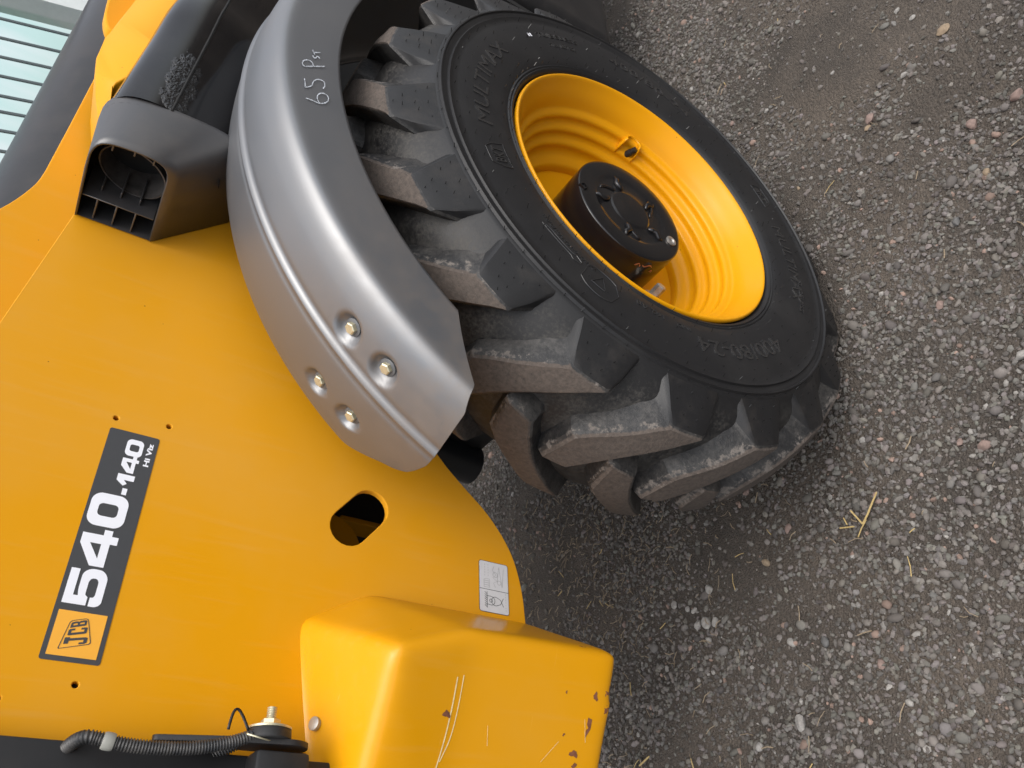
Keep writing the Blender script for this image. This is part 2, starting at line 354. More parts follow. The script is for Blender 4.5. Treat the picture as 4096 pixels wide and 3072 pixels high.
gmt, nt, b = new_mat('dark_gritty_soil', (0.05, 0.045, 0.04), 0.95, spec=0.2); p = pos(nt)
v1 = N(nt, 'TexVoronoi'); v1.inputs['Scale'].default_value = 170; nt.links.new(p, v1.inputs['Vector'])
v2 = N(nt, 'TexVoronoi'); v2.inputs['Scale'].default_value = 420; nt.links.new(p, v2.inputs['Vector'])
patch = noise_(nt, p, 2.6, 5, 0.6); fine = noise_(nt, p, 300, 4, 0.7)
c = mix(nt, ramp(nt, patch, [(0.38, 0.0), (0.66, 1.0)]), (0.044, 0.038, 0.033), (0.118, 0.096, 0.077))
c = mix(nt, ramp(nt, fine, [(0.3, 0.0), (0.8, 0.75)]), c, (0.15, 0.128, 0.108))
sc = N(nt, 'SeparateColor'); nt.links.new(v1.outputs['Color'], sc.inputs[0])
c = mix(nt, math_(nt, 'MULTIPLY', sc.outputs[0], 0.5), c, (0.045, 0.041, 0.037)); nt.links.new(c, b.inputs['Base Color'])
h = math_(nt, 'ADD', math_(nt, 'MULTIPLY', v1.outputs['Distance'], -1.0), math_(nt, 'MULTIPLY_ADD', v2.outputs['Distance'], -0.45, math_(nt, 'MULTIPLY', fine, 0.3)))
bump(nt, b, h, 0.9, 0.006)
mesh_obj('ground', GV, GF, gmt, kind='structure', angle=180)

# ---------------------------------------------------------------- telehandler
T = link(bpy.data.objects.new('telehandler', None), label='yellow telehandler seen from its rear right corner above the gravel', cat='telehandler')
YP = 0.42
# ---- rear side panel with its slot and bolt holes
def slot(cx, cz, L, r, ang, n=10):
    o = []; ca, sa = math.cos(ang), math.sin(ang)
    for s, a0 in ((1, -90), (-1, 90)):
        for i in range(n + 1):
            t = rad(a0 + 180 * i / n); u, v = s * L / 2 + r * math.cos(t), r * math.sin(t); o.append((cx + u * ca - v * sa, cz + u * sa + v * ca))
    return o
def ring2(cx, cz, r, n=14): return [(cx + r * math.cos(2 * math.pi * i / n), cz + r * math.sin(2 * math.pi * i / n)) for i in range(n)]
low_edge = chaikin([(-0.830, 0.672), (-0.793, 0.677), (-0.746, 0.679), (-0.685, 0.692), (-0.639, 0.715), (-0.590, 0.755), (-0.549, 0.806), (-0.498, 0.862), (-0.30, 1.02)], 2)
panel_out = [(-1.068, 0.672)] + [tuple(a) for a in low_edge] + [(-0.10, 1.20), (0.30, 1.26), (0.30, 1.50), (-0.217, 1.570), (-1.068, 1.678)]
HOLES = [(-0.595, 1.414), (-0.586, 1.338), (-0.985, 1.368), (-1.01, 1.447)]
SLOT = slot(-0.664, 1.008, 0.057, 0.0335, rad(141.5))
panel = plate('side_panel', panel_out, [SLOT] + [ring2(x, z, 0.0042) for x, z in HOLES], YP, 0.014, YELLOW, T, bevel=0.0012, label='flat yellow rear side panel with a long slot and a model decal')
for x, z in HOLES:
    V, F = turned([(0, 0.0041), (0.012, 0.0041), (0.012, 0.001)], (x, YP + 0.0145, z), (0, -1, 0), 12); V, F = turned([(0, 0.0046), (0.001, 0.0046)], (x, YP + 0.0145, z), (0, 1, 0), 12)
    mesh_obj('bolt_hole', V, F, SHADEBLACK, panel)  # near-black disc paints the shade inside the hole
# behind the panel, seen through the slot
V, F = tube([(-0.30, 0.72, 0.86), (-0.46, 0.72, 0.93), (-0.50, 0.70, 1.20)], 0.022, 12); mesh_obj('hydraulic_hose', V, F, BLACK, T)
box('inner_gusset', (-0.515, .72, .82), (-0.503, .779, .93), YELLOW, T, .002, 1)
V, F = turned([(0, 0.082), (0.02, 0.082), (0.02, 0.036), (0.026, 0.034)], (-0.62, 0.68, 0.985), (0, -1, 0), 32); mesh_obj('pivot_boss', V, F, YELLOW, T)
box('inner_chassis_plate', (-1.0, 0.78, 0.72), (2.6, 0.80, 1.45), BLACK, T, 0.004, 2)  # coloured black to darken the view through the slot, shade put into paint
V, F = turned([(0, .016), (.012, .016), (.014, .012)], (-0.60, 0.777, 1.06), (0, -1, 0), 6); mesh_obj('chassis_bolt', V, F, STEEL, T, smooth=False)

# ---- model decal on the panel
DX, DZ = -0.9591, 1.3463
D0 = decal('model_decal', [rrect(0, 0, 346, 71.6, 3.5)], DX, DZ, YP - 0.0006, DEC_BLACK, panel, label='charcoal model number decal')
decal('logo_square', [rrect(6.6, 6, 64.6, 65.2, 0.6, 2)], DX, DZ, YP - 0.0010, DEC_YEL, panel)
def glyph0(x0, y0, x1, y1, sx, sy, r): return [rrect(x0, y0, x1, y1, r, 8), rrect(x0 + sx, y0 + sy, x1 - sx, y1 - sy, r * 0.42, 6)]
G5a = roundpoly([(74, 65.3), (74, 36.5), (85.5, 36.5), (88, 40.2), (107, 40.2), (111.8, 37.5), (112, 31), (108, 28.2), (89, 28.2), (85.6, 30), (85.4, 33.6), (73.6, 33.6), (73.2, 25), (78, 18.4), (116, 18.4), (124.8, 26), (125, 42), (118, 50.2), (95, 50.2), (86, 48.6), (86, 54.4), (122.4, 54.4), (122.4, 65.3)],
                [0, 0, .5, 2, 3, 4, 3, 3, 3, 2, 0, 0, 6, 9, 9, 9, 9, 9, 4, 1, 0, 0, 0])
G4 = [[(159.6, 64.9), (174.8, 64.9), (174.8, 38.6), (183.2, 38.6), (183.2, 27.8), (174.8, 27.8), (174.8, 18.8), (163.2, 18.8), (163.2, 27.8), (128.8, 27.8), (128.8, 46)], [(161.6, 52.8), (161.6, 38.6), (140.2, 38.6)]]
G0 = glyph0(187.5, 17.8, 238.2, 67, 15.5, 11.5, 14)
GD = [[(241.4, 32), (251.8, 32), (251.8, 25.4), (241.4, 25.4)]]
G1 = [[(263.4, 43.2), (274.0, 43.2), (274.0, 20), (265.0, 20), (265.0, 33.6), (259.6, 28.4), (255.6, 33)]]
G4b = [[(288.3, 43), (301, 43), (301, 29.4), (306.2, 29.4), (306.2, 24), (301, 24), (301, 20.2), (295.6, 20.2), (295.6, 24), (277.6, 24), (277.6, 32.8)], [(295.2, 37.2), (295.2, 29.4), (284.4, 29.4)]]
G0b = glyph0(305.8, 19.4, 334.2, 43.2, 8.4, 5.4, 7)
for g in ([G5a], G4, G0, GD, G1, G4b, G0b): decal('decal_digit', g, DX, DZ, YP - 0.0011, DEC_WHITE, panel)
V, F = text_mesh('Hi Viz', 10.0, 0.00012, 0.35)
w = V[:, 0].max(); mesh_obj('decal_lettering', [(DX + (293.5 + v[0] / w * 40.5) * .001, YP - 0.0011 - v[2], DZ + (6.6 + v[1] * 1.02) * .001) for v in V], F, DEC_WHITE, panel, smooth=False)
lg = [(14.2, 54.0), (51.8, 48.2), (58.2, 28.0), (25.2, 16.8)]
cx_, cy_ = 37.5, 37.0; lin = [(cx_ + (x - cx_) * .955, cy_ + (y - cy_) * .935) for x, y in lg]
decal('logo_outline', [roundpoly(lg, [2, 4, 4, 4]), roundpoly(lin, [1.6, 3.4, 3.4, 3.4])], DX, DZ, YP - 0.0014, DEC_BLACK, panel)
def shear(pts, x0, top, bot, w):  # unit glyph -> slanted logo letter; columns lean right going down
    return [(x0 + px * w + (1 - py) * 6.0, bot + (top - bot) * py - 0.0 * px) for px, py in pts]
J = [(0, 1), (.92, 1), (.92, .78), (.75, .78), (.75, .0 + .08), (.6, 0), (-.05, 0), (-.22, .1), (-.22, .34), (.05, .34), (.05, .16), (.40, .16), (.40, .80), (0, .80)]
Cg = [(.08, 1), (.9, 1), (1, .92), (1, .66), (.72, .66), (.72, .84), (.36, .84), (.36, .16), (.72, .16), (.72, .34), (1, .34), (1, .08), (.9, 0), (.08, 0), (0, .08), (0, .92)]
Bg = [(0, 1), (.8, 1), (1, .9), (1, .6), (.86, .51), (1, .42), (1, .1), (.8, 0), (0, 0)]; Bh1 = [(.36, .86), (.62, .86), (.66, .8), (.66, .63), (.6, .58), (.36, .58)]; Bh2 = [(.36, .43), (.6, .43), (.66, .37), (.66, .2), (.6, .14), (.36, .14)]
decal('logo_letter', [shear(J, 21.2, 48.9, 22.6, 9.0)], DX, DZ, YP - 0.0014, DEC_BLACK, panel)
decal('logo_letter', [shear(Cg, 32.2, 47.0, 25.8, 8.4)], DX, DZ, YP - 0.0014, DEC_BLACK, panel)
decal('logo_letter', [shear(g, 42.4, 46.3, 28.6, 7.4) for g in (Bg, Bh1, Bh2)], DX, DZ, YP - 0.0014, DEC_BLACK, panel)
# ---- white instruction sticker low on the panel
SX, SZ = -0.7875, 0.7115
stk = decal('instruction_sticker', [rrect(0, 0, 96, 62, 5)], SX, SZ, YP - 0.0006, STK_INK, panel, label='white instruction sticker with line pictograms')
decal('sticker_face', [rrect(1, 1, 95, 61, 4.2)], SX, SZ, YP - 0.0010, STK_WHITE, panel)
def stroke(L, w): return ribbon([(x, 0, z) for x, z in L], w, (0, -1, 0))
def ink(name, lines, w, mat):
    V, F = merge([stroke(L, w) for L in lines]); mesh_obj(name, [(SX + v[0] * .001, YP - 0.0014, SZ + v[2] * .001) for v in V], F, mat, panel, smooth=False)
def arc(cx, cy, r, a0, a1, n=14, ry=None): return [(cx + r * math.cos(rad(a0 + (a1 - a0) * i / n)), cy + (ry or r) * math.sin(rad(a0 + (a1 - a0) * i / n))) for i in range(n + 1)]
ink('sticker_pictogram', [[(42, 1), (42, 61)], [(8, 46), (38, 46)]] + [[(x, 46), (x + 4, 51)] for x in range(9, 36, 4)] + [[(15, 46)] + arc(22, 38, 8, 180, 360) + [(30, 46)], arc(22, 38, 3, 0, 360), arc(22, 29, 8, 200, -20), [(14.5, 26), (18, 18), (30, 12)], [(29.5, 26), (26, 18), (14, 12)]], 1.0, STK_INK)
ink('sticker_small_print', [[(x, 7), (x + 2.4, 7)] for x in range(7, 38, 5)] + [[(46, 52), (60, 52), (62, 48), (62, 41), (46, 41), (46, 52)], [(50, 52), (50, 41)], [(54, 52), (54, 41)], [(58, 52), (58, 41)]] + [[(x, 50), (x + 3, 50)] for x in range(67, 88, 5)] + [[(x, 43), (x + 3, 43)] for x in range(67, 88, 5)]
    + [[(48, 28), (56, 32), (60, 24), (66, 33), (72, 26), (80, 34), (88, 30)], [(50, 14), (88, 20), (60, 24)], [(50, 14), (86, 10)], arc(72, 28, 5, 0, 360), arc(58, 20, 4, 0, 360)], 0.8, STK_GREY)

# ---- upper plate behind the panel, boom, cab window
up = [(-1.07, 1.35), (1.2, 1.35), (1.2, 1.630), (0.217, 1.641), (0.067, 1.644)] + [tuple(a) for a in chaikin([(-0.049, 1.647), (-0.085, 1.648), (-0.115, 1.652), (-0.160, 1.666), (-0.199, 1.683), (-0.28, 1.725)], 2)] + [(-0.50, 1.86), (-1.07, 1.98)]
plate('upper_side_plate', up, [], 0.50, 0.02, YELLOW, T, bevel=0.002)
sec = rrect(-0.20, -0.20, 0.20, 0.20, 0.19, 16)
V = []; F = []; ns = len(sec)
for x in (-0.75, 0.2, 1.2, 2.6):
    V += [(x, 0.76 + a, 1.560 + c_) for a, c_ in sec]
for i in range(3):
    for k in range(ns): F.append((i * ns + k, i * ns + (k + 1) % ns, (i + 1) * ns + (k + 1) % ns, (i + 1) * ns + k))
F += [tuple(range(ns - 1, -1, -1)), tuple(range(3 * ns, 4 * ns))]
mesh_obj('boom', V, F, BOOM, T, angle=60, label='black painted boom with rounded edges lying behind the upper plate')
def lean(x, z): return x + (2.0 - z) * 0.365
win = mesh_obj('cab_window', [(lean(x, z), y, z) for x, z in ((-0.2, 1.55), (1.42, 1.55), (1.42, 2.5), (-0.2, 2.5)) for y in (1.30, 1.306)], [(0, 2, 4, 6), (1, 7, 5, 3), (0, 1, 3, 2), (2, 3, 5, 4), (4, 5, 7, 6), (6, 7, 1, 0)], GLASS, T, smooth=False, label='pale green cab window pane behind vertical guard bars')
for x in (1.309, 1.207, 1.110, 1.015, 0.920, 0.846, 0.76, 0.67):
    V, F = tube([(lean(x, 1.55), 1.285, 1.55), (lean(x, 2.5), 1.285, 2.5)], 0.0055, 6); mesh_obj('window_bar', V, F, BAR, win)
V = [(lean(x, z), y, z) for x, z in ((1.405, 1.55), (1.56, 1.55), (1.56, 2.5), (1.405, 2.5)) for y in (1.24, 1.33)]
mesh_obj('window_frame', V, [(0, 2, 4, 6), (1, 7, 5, 3), (0, 1, 3, 2), (2, 3, 5, 4), (4, 5, 7, 6), (6, 7, 1, 0)], FRAME, win, smooth=False)
V = [(lean(x, z), y, z) for x, z in ((1.563, 1.55), (1.75, 1.55), (1.75, 2.5), (1.563, 2.5)) for y in (1.22, 1.33)]
mesh_obj('window_seal', V, [(0, 2, 4, 6), (1, 7, 5, 3), (0, 1, 3, 2), (2, 3, 5, 4), (4, 5, 7, 6), (6, 7, 1, 0)], BLACK, win, smooth=False)

# ---- bonnet corner above the exhaust
bm = bmesh.new()
def bv(*c): return bm.verts.new(c)
O = [bv(-0.062, .36, 1.578), bv(-0.051, .36, 1.587), bv(0.012, .36, 1.608), bv(0.068, .36, 1.624), bv(0.121, .36, 1.634), bv(0.18, .36, 1.634), bv(0.254, .36, 1.627), bv(0.343, .36, 1.615), bv(0.95, .36, 1.55)]
I = [bv(0.012, .345, 1.583), bv(0.030, .330, 1.585), bv(0.052, .305, 1.560), bv(0.146, .30, 1.549), bv(0.339, .30, 1.521), bv(0.95, .30, 1.44)]
bm.faces.new([O[0], O[1], O[2], O[3], I[1], I[0]]); bm.faces.new([O[3], O[4], O[5], O[6], I[3], I[2], I[1]]); bm.faces.new([O[6], O[7], O[8], I[5], I[4], I[3]])
e = [v for v in O]; back = [bv(v.co.x, .47, v.co.z - 0.012) for v in O]
for i in range(len(O) - 1): bm.faces.new([O[i + 1], O[i], back[i], back[i + 1]])
lw = [bv(v.co.x, .46, v.co.z + 0.004) for v in I]
for i in range(len(I) - 1): bm.faces.new([I[i], I[i + 1], lw[i + 1], lw[i]])
bmesh.ops.bevel(bm, geom=[x for x in bm.edges if not x.is_boundary], offset=0.006, segments=3, affect='EDGES', profile=0.5)
bm_obj('bonnet_corner', bm, YELLOW_LT, T, angle=50, label='pale yellow faceted bonnet corner above the black exhaust duct')
plate('bonnet_hinge_cover', [tuple(a) for a in chaikin([(0.30, 1.60), (0.291, 1.641), (0.310, 1.655), (0.36, 1.668), (0.75, 1.70)], 2)] + [(0.75, 1.58)], [], 0.42, 0.03, YELLOW_LT, T, bevel=0.004)

# ---- exhaust shroud (open mouth facing the rear), ribs, pipe, duct
def loft(rings, closed=True):
    n = len(rings[0]); V = [p for r in rings for p in r]; F = []
    for i in range(len(rings) - 1):
        for k in range(n if closed else n - 1): F.append((i * n + k, i * n + (k + 1) % n, (i + 1) * n + (k + 1) % n, (i + 1) * n + k))
    return V, F
def ringpts(sharp0, curve, sharp1, n):
    c = resample(chaikin(curve, 2), n); return [sharp0] + [tuple(a) for a in c] + [sharp1]
MOUTH = ringpts((.417, 1.570), [(.30, 1.573), (.262, 1.573), (.236, 1.560), (.229, 1.515), (.231, 1.472), (.250, 1.453), (.30, 1.452)], (.417, 1.447), 26)
JOINT = ringpts((.417, 1.585), [(.30, 1.583), (.258, 1.580), (.226, 1.555), (.216, 1.480), (.217, 1.385), (.238, 1.350), (.30, 1.343)], (.417, 1.328), 26)
def lerp(a, b_, t): return [tuple((1 - t) * np.array(p) + t * np.array(q)) for p, q in zip(a, b_)]
rings = [[(-0.230 + 0.118 * t, p[0], p[1]) for p in lerp(MOUTH, JOINT, t)] for t in (0, .15, .4, .7, .95, 1.0)]
V, F = loft(rings, closed=False)
shroud = mesh_obj('exhaust_shroud', V, F, SHROUD, T, angle=45, label='matt black plastic exhaust shroud with an open ribbed mouth')
so = shroud.modifiers.new('wall', 'SOLIDIFY'); so.thickness = 0.0035; so.offset = -1; so.use_even_offset = True
V, F = loft([[(x, .4165, z) for z in (1.447, 1.57)] for x in (-.228, -.12)], False); F = [f for f in F]
mesh_obj('shroud_back_wall', [(-.228, .4165, 1.447), (-.228, .4165, 1.570), (-.11, .4165, 1.585), (-.11, .4165, 1.33)], [(0, 1, 2, 3)], SHROUD, shroud, smooth=False)
box('shroud_rib', (-.226, .3655, 1.4535), (-.15, .3680, 1.5675), SHROUD, shroud, 0.0006, 1)
for z in (1.543, 1.5125, 1.482): box('shroud_rib', (-.225, .3682, z - .0013), (-.15, .4160, z + .0013), SHROUD, shroud, 0.0005, 1)
for z in (1.543, 1.5125, 1.482): box('shroud_rib', (-.206, .353, z - .0013), (-.15, .3653, z + .0013), SHROUD, shroud, 0.0005, 1)
for z, y0 in ((1.543, .240), (1.511, .2335), (1.481, .2365)): box('shroud_rib', (-.224, y0, z - .0013), (-.16, y0 + .014, z + .0013), SHROUD, shroud, 0.0005, 1)
V, F = [], []
n = 40
for x, k in ((-.186, 1.0), (-.186, .955), (-.04, .955)):
    for i in range(n):
        a = 2 * math.pi * i / n; yy, zz = .048 * k * math.cos(a), .056 * k * math.sin(a)
        V.append((x - 0.16 * yy * 0 + (0.012 * math.sin(a) if x < -.1 else 0), .318 + yy, 1.507 + zz))
for i in range(n):
    a = 2 * math.pi * i / n; V.append((-.04, .318 + .048 * math.cos(a), 1.507 + .056 * math.sin(a)))
for r_ in range(2):
    for k in range(n): F.append((r_ * n + k, r_ * n + (k + 1) % n, (r_ + 1) * n + (k + 1) % n, (r_ + 1) * n + k))
for k in range(n): F.append((k, 3 * n + k, 3 * n + (k + 1) % n, (k + 1) % n))
F.append(tuple(range(2 * n, 3 * n)))
mesh_obj('exhaust_pipe', V, F, simple('sooty_pipe', (0.11, 0.10, 0.095), 0.55, 0.2, 0.3, 40, (0.03, 0.028, 0.026)), shroud, angle=50)
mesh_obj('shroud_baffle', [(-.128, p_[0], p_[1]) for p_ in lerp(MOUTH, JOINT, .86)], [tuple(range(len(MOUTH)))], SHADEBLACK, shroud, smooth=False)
V, F = turned([(0, .0085), (.001, .0085)], (-0.150, .2995, 1.3742), (0.05, -0.25, -1), 18); mesh_obj('drain_hole', V, F, SHADEBLACK, shroud)  # flat near-black disc, the shade of a hole painted on
DS = ringpts((.417, 1.580), [(.30, 1.578), (.262, 1.575), (.230, 1.556), (.219, 1.505), (.232, 1.440), (.262, 1.380), (.30, 1.350)], (.417, 1.335), 26)
rings = []
for t in np.linspace(0, 1, 26):
    x = -0.116 + 1.15 * t; dz = -0.085 * t * 1.15; wob = 0.006 * math.sin(5 * t + 1.0) + 0.012 * math.exp(-((x - 0.20) / 0.05) ** 2)
    rings.append([(x, p[0] - wob * (1 if p[0] < .3 else 0) + (0.02 * t if p[0] < .4 else 0), p[1] + dz) for p in DS])
V, F = loft(rings, False); duct = mesh_obj('exhaust_duct', V, F, DUCT, T, angle=60, label='glossy black exhaust duct with a heat wrinkled seam')
sp_ = [(-0.116 + 0.9 * t, .2232 - 0.006 * math.sin(5 * t * .9 / 1.15 + 1.0) - 0.012 * math.exp(-(((-0.116 + 0.9 * t) - 0.20) / 0.05) ** 2) + 0.0157 * t, 1.482 - 0.0665 * t) for t in np.linspace(0, 1, 30)]
V, F = tube(sp_, 0.0028, 6); mesh_obj('duct_seam', V, F, SHADEBLACK, duct)

# ---- counterweight
bm = bmesh.new()
P = {k: bm.verts.new(v) for k, v in dict(J0=(-.852, .430, 1.096), J1=(-.789, .430, .984), J2=(-.788, .430, .660), A=(-.936, .244, 1.010), B=(-.896, .240, .884), C=(-.892, .240, .614),
     J0r=(-1.25, .430, 1.092), Ar=(-1.245, .420, 1.010), Br=(-1.245, .420, .882), Cr=(-1.235, .420, .602), J2r=(-1.23, .432, .604)).items()}
for k_ in ('J0', 'J1', 'J2', 'J0r', 'J2r'): P[k_ + 'b'] = bm.verts.new((P[k_].co.x, .475, P[k_].co.z))
for f in (('J0', 'A', 'Ar', 'J0r'), ('J0', 'J1', 'A'), ('J1', 'B', 'A'), ('J1', 'J2', 'C', 'B'), ('A', 'B', 'Br', 'Ar'), ('B', 'C', 'Cr', 'Br'), ('J2', 'J2r', 'Cr', 'C'), ('J0r', 'Ar', 'Br', 'Cr', 'J2r'),
          ('J0', 'J0r', 'J0rb', 'J0b'), ('J1', 'J0', 'J0b', 'J1b'), ('J2', 'J1', 'J1b', 'J2b'), ('J2r', 'J2', 'J2b', 'J2rb'), ('J0r', 'J2r', 'J2rb', 'J0rb'), ('J0b', 'J0rb', 'J2rb', 'J2b', 'J1b')):
    bm.faces.new([P[k] for k in f])
bmesh.ops.recalc_face_normals(bm, faces=bm.faces)
tmp_me = bpy.data.meshes.new('tmp'); bm.to_mesh(tmp_me); bm.free(); tmp = bpy.data.objects.new('tmp', tmp_me); COL.objects.link(tmp)
md = tmp.modifiers.new('r', 'REMESH'); md.mode = 'VOXEL'; md.voxel_size = .006; md = tmp.modifiers.new('s', 'SMOOTH'); md.factor = .5; md.iterations = 60
cwm = bpy.data.meshes.new_from_object(tmp.evaluated_get(bpy.context.evaluated_depsgraph_get())); bpy.data.objects.remove(tmp)
cwm.name = 'counterweight'; cwm.materials.clear(); cwm.materials.append(YELLOW_CW); shade(cwm, True, 180)
cw = link(bpy.data.objects.new('counterweight', cwm), T, label='scuffed yellow cast counterweight with rust chips along its lower edge')
V, F = tube([(-.8395, .3635, .905), (-.8452, .355, .8893), (-.8578, .3368, .8544), (-.8737, .3139, .8227), (-.879, .306, .812)], [.001, .0085, .0095, .008, .001], 12); mesh_obj('casting_rib', V, F, YELLOW_CW, cw, angle=180)
V, F = turned([(-.004, .0095), (.0012, .0095), (.002, .007)], (-1.0055, .4005, 1.0585), (0.05, -.40, .90), 18); mesh_obj('hole_plug', V, F, STEEL, cw)
no = Vector((-.52, -.85, .0)); n1 = (-0.508, -0.852, 0.13)
def blob(c, r, normal, seed, sx=1.0, n=14):
    u, w = frame_of(normal); rr = random.Random(seed); ph = [rr.random() * 6.28 for _ in range(4)]
    V = [Vector(c)]; 
    for i in range(n):
        a = 2 * math.pi * i / n; q = r * (1 + .35 * math.sin(2 * a + ph[0]) + .25 * math.sin(3 * a + ph[1]) + .18 * math.sin(5 * a + ph[2]))
        V.append(Vector(c) + u * (q * sx * math.cos(a)) + w * (q * math.sin(a)))
    return V, [(0, i + 1, (i + 1) % n + 1) for i in range(n)]
from mathutils.bvhtree import BVHTree
def bvh_of(ob):
    dg = bpy.context.evaluated_depsgraph_get(); return BVHTree.FromPolygons([v.co.copy() for v in ob.data.vertices], [tuple(f.vertices) for f in ob.data.polygons])
CWB = bvh_of(cw)
def stick(V, bv_, lift=0.0006):
    o = []
    for v in V:
        l, nn, i, d_ = bv_.find_nearest(Vector(v)); 
        if nn.dot(Vector((-0.5, -0.85, 0.2))) < 0: nn = -nn
        o.append(l + nn * lift)
    return o
def on_cw(name, VF, mat): mesh_obj(name, stick(VF[0], CWB), VF[1], mat, cw, smooth=True)
def dens(L, k=5):
    L = [np.array(p) for p in L]; return [tuple(a) for a in resample(chaikin(L, 2), k * len(L))]
on_cw('scratch', ribbon(dens([(-0.9472, 0.2877, 0.9044), (-0.9811, 0.3057, 0.9024), (-1.0206, 0.3263, 0.903), (-1.0609, 0.3466, 0.9079)]), 0.0022, n1), SCRATCH)
on_cw('scratch', ribbon(dens([(-0.9433, 0.2873, 0.8942), (-0.982, 0.3079, 0.8918), (-1.0195, 0.3273, 0.8932), (-1.0481, 0.3405, 0.9039)]), 0.0018, n1), SCRATCH)
for k, (c_, r_) in enumerate([((-0.9925, 0.311, 0.909), .0055), ((-0.9425, 0.2964, 0.6525), .005), ((-0.9452, 0.2984, 0.630), .004), ((-0.9825, 0.3245, 0.6513), .011), ((-1.0048, 0.3403, 0.634), .014), ((-1.03, 0.356, 0.625), .016), ((-1.014, 0.3466, 0.674), .006), ((-1.0296, 0.3576, 0.6694), .005), ((-.942, .2959, .7091), .0018), ((-.9927, .3315, .6993), .002)]):
    on_cw('rust_chip', blob(c_, r_, no, k, 1.0), RUST)
for k in range(4):
    rr = random.Random(40 + k); x = rr.uniform(-1.05, -.93); z = rr.uniform(.66, .86); y = .28 + (-.92 - x) * .62
    on_cw('scratch', ribbon(dens([(x, y, z), (x - .02 - .03 * rr.random(), y + .02, z + rr.uniform(-.02, .03))]), 0.0006, no), SCRATCH)

# ---- black tail plate, rubber mount and corrugated hose at the rear edge
box('tail_plate', (-1.40, .385, .90), (-1.057, .401, 1.75), gloss_black('tail_black', .5, (.010, .010, .011), dust=.1), T, 0.003, 2, label='flat black tail plate at the rear edge of the panel')
bx_ = -1.046
mp_ = curve_mesh([roundpoly([(1.215, .392), (1.097, .398), (1.077, .385), (1.077, .355), (1.097, .340), (1.177, .352), (1.270, .380), (1.270, .392)], .012)], .003, .0006)
mp = mesh_obj('mount_bracket', [(bx_ + v[2], v[1], v[0]) for v in mp_[0]], mp_[1], BLACK, T, angle=30, label='thin black bracket carrying a round rubber mount')
V, F = turned([(0, .001), (0, .028), (.0015, .0295), (.012, .0285), (.0135, .027)], (bx_ + .0036, .365, 1.131), (1, 0, 0), 32); mesh_obj('rubber_mount', V, F, RUBM, mp)
V, F = turned([(0, .0285), (.0025, .0285), (.003, .028)], (bx_ + .0172, .365, 1.131), (1, 0, 0), 32); mesh_obj('washer', V, F, ZINC, mp)
V, F = turned([(0, .0130), (.009, .0130), (.0105, .0105)], (bx_ + .0203, .365, 1.131), (1, 0, 0), 6); mesh_obj('nut', V, F, ZINC, mp, smooth=False)
V, F = turned([(0.0015 * i, .0066 if i % 2 else .0058) for i in range(12)] + [(.0172, .0045)], (bx_ + .0290, .365, 1.131), (1, 0, 0), 14); mesh_obj('stud', V, F, ZINC, mp, angle=25)
box('lower_bracket', (-1.11, .345, 1.078), (-1.056, .40, 1.15), BLACK, T, .006, 2)
def corrugated(path, r, pitch=.0036, amp=.0009):
    p = resample(chaikin(path, 3), 400); L = np.linalg.norm(np.diff(p, axis=0), axis=1).sum(); n_ = int(L / pitch) * 4
    p = resample(p, n_); return tube([tuple(a) for a in p], [r + amp * (1 if (i // 2) % 2 else -1) for i in range(n_)], 14)
HP = [(-1.078, .418, 1.366), (-1.068, .400, 1.364), (-1.060, .375, 1.358), (-1.0565, .36, 1.348), (-1.057, .36, 1.336), (-1.062, .355, 1.315), (-1.064, .355, 1.285), (-1.063, .355, 1.250), (-1.059, .355, 1.215), (-1.050, .355, 1.180), (-1.041, .355, 1.158), (-1.037, .357, 1.150), (-1.034, .372, 1.145), (-1.040, .385, 1.158), (-1.052, .39, 1.180), (-1.066, .395, 1.200)]
V, F = corrugated(HP, .0074); hose = mesh_obj('corrugated_hose', V, F, HOSE, T, angle=180, label='black corrugated hose looping along the rear edge')
V, F = turned([(0, .0092), (.003, .0102), (.010, .0102), (.013, .0092)], (-1.0600, .3565, 1.3290), (-.1, -.05, -.9), 20); mesh_obj('hose_clip', V, F, CLAMP, hose)
V, F = ribbon([(-1.036 + .026 * math.sin(math.pi * t) , .352 + .004 * t, 1.188 - .028 * t + .006 * math.sin(math.pi * t)) for t in np.linspace(0, 1, 14)], .0035, (0, -1, 0)); ob = mesh_obj('cable_tie', V, F, BLACK, hose)
sm = ob.modifiers.new('thickness', 'SOLIDIFY'); sm.thickness = .0012
V, F = merge([ribbon([(-1.040, .350, 1.165), (-1.046, .352, 1.128)], .012, (.9, -.3, 0))]); ob = mesh_obj('hose_tab', V, F, ZINC, hose); ob.modifiers.new('thickness', 'SOLIDIFY').thickness = .002
V, F = turned([(0, .016), (.006, .016), (.008, .013)], (-1.056, .403, 1.232), (1, -.2, 0), 20); mesh_obj('grommet', V, F, RUBM, T)

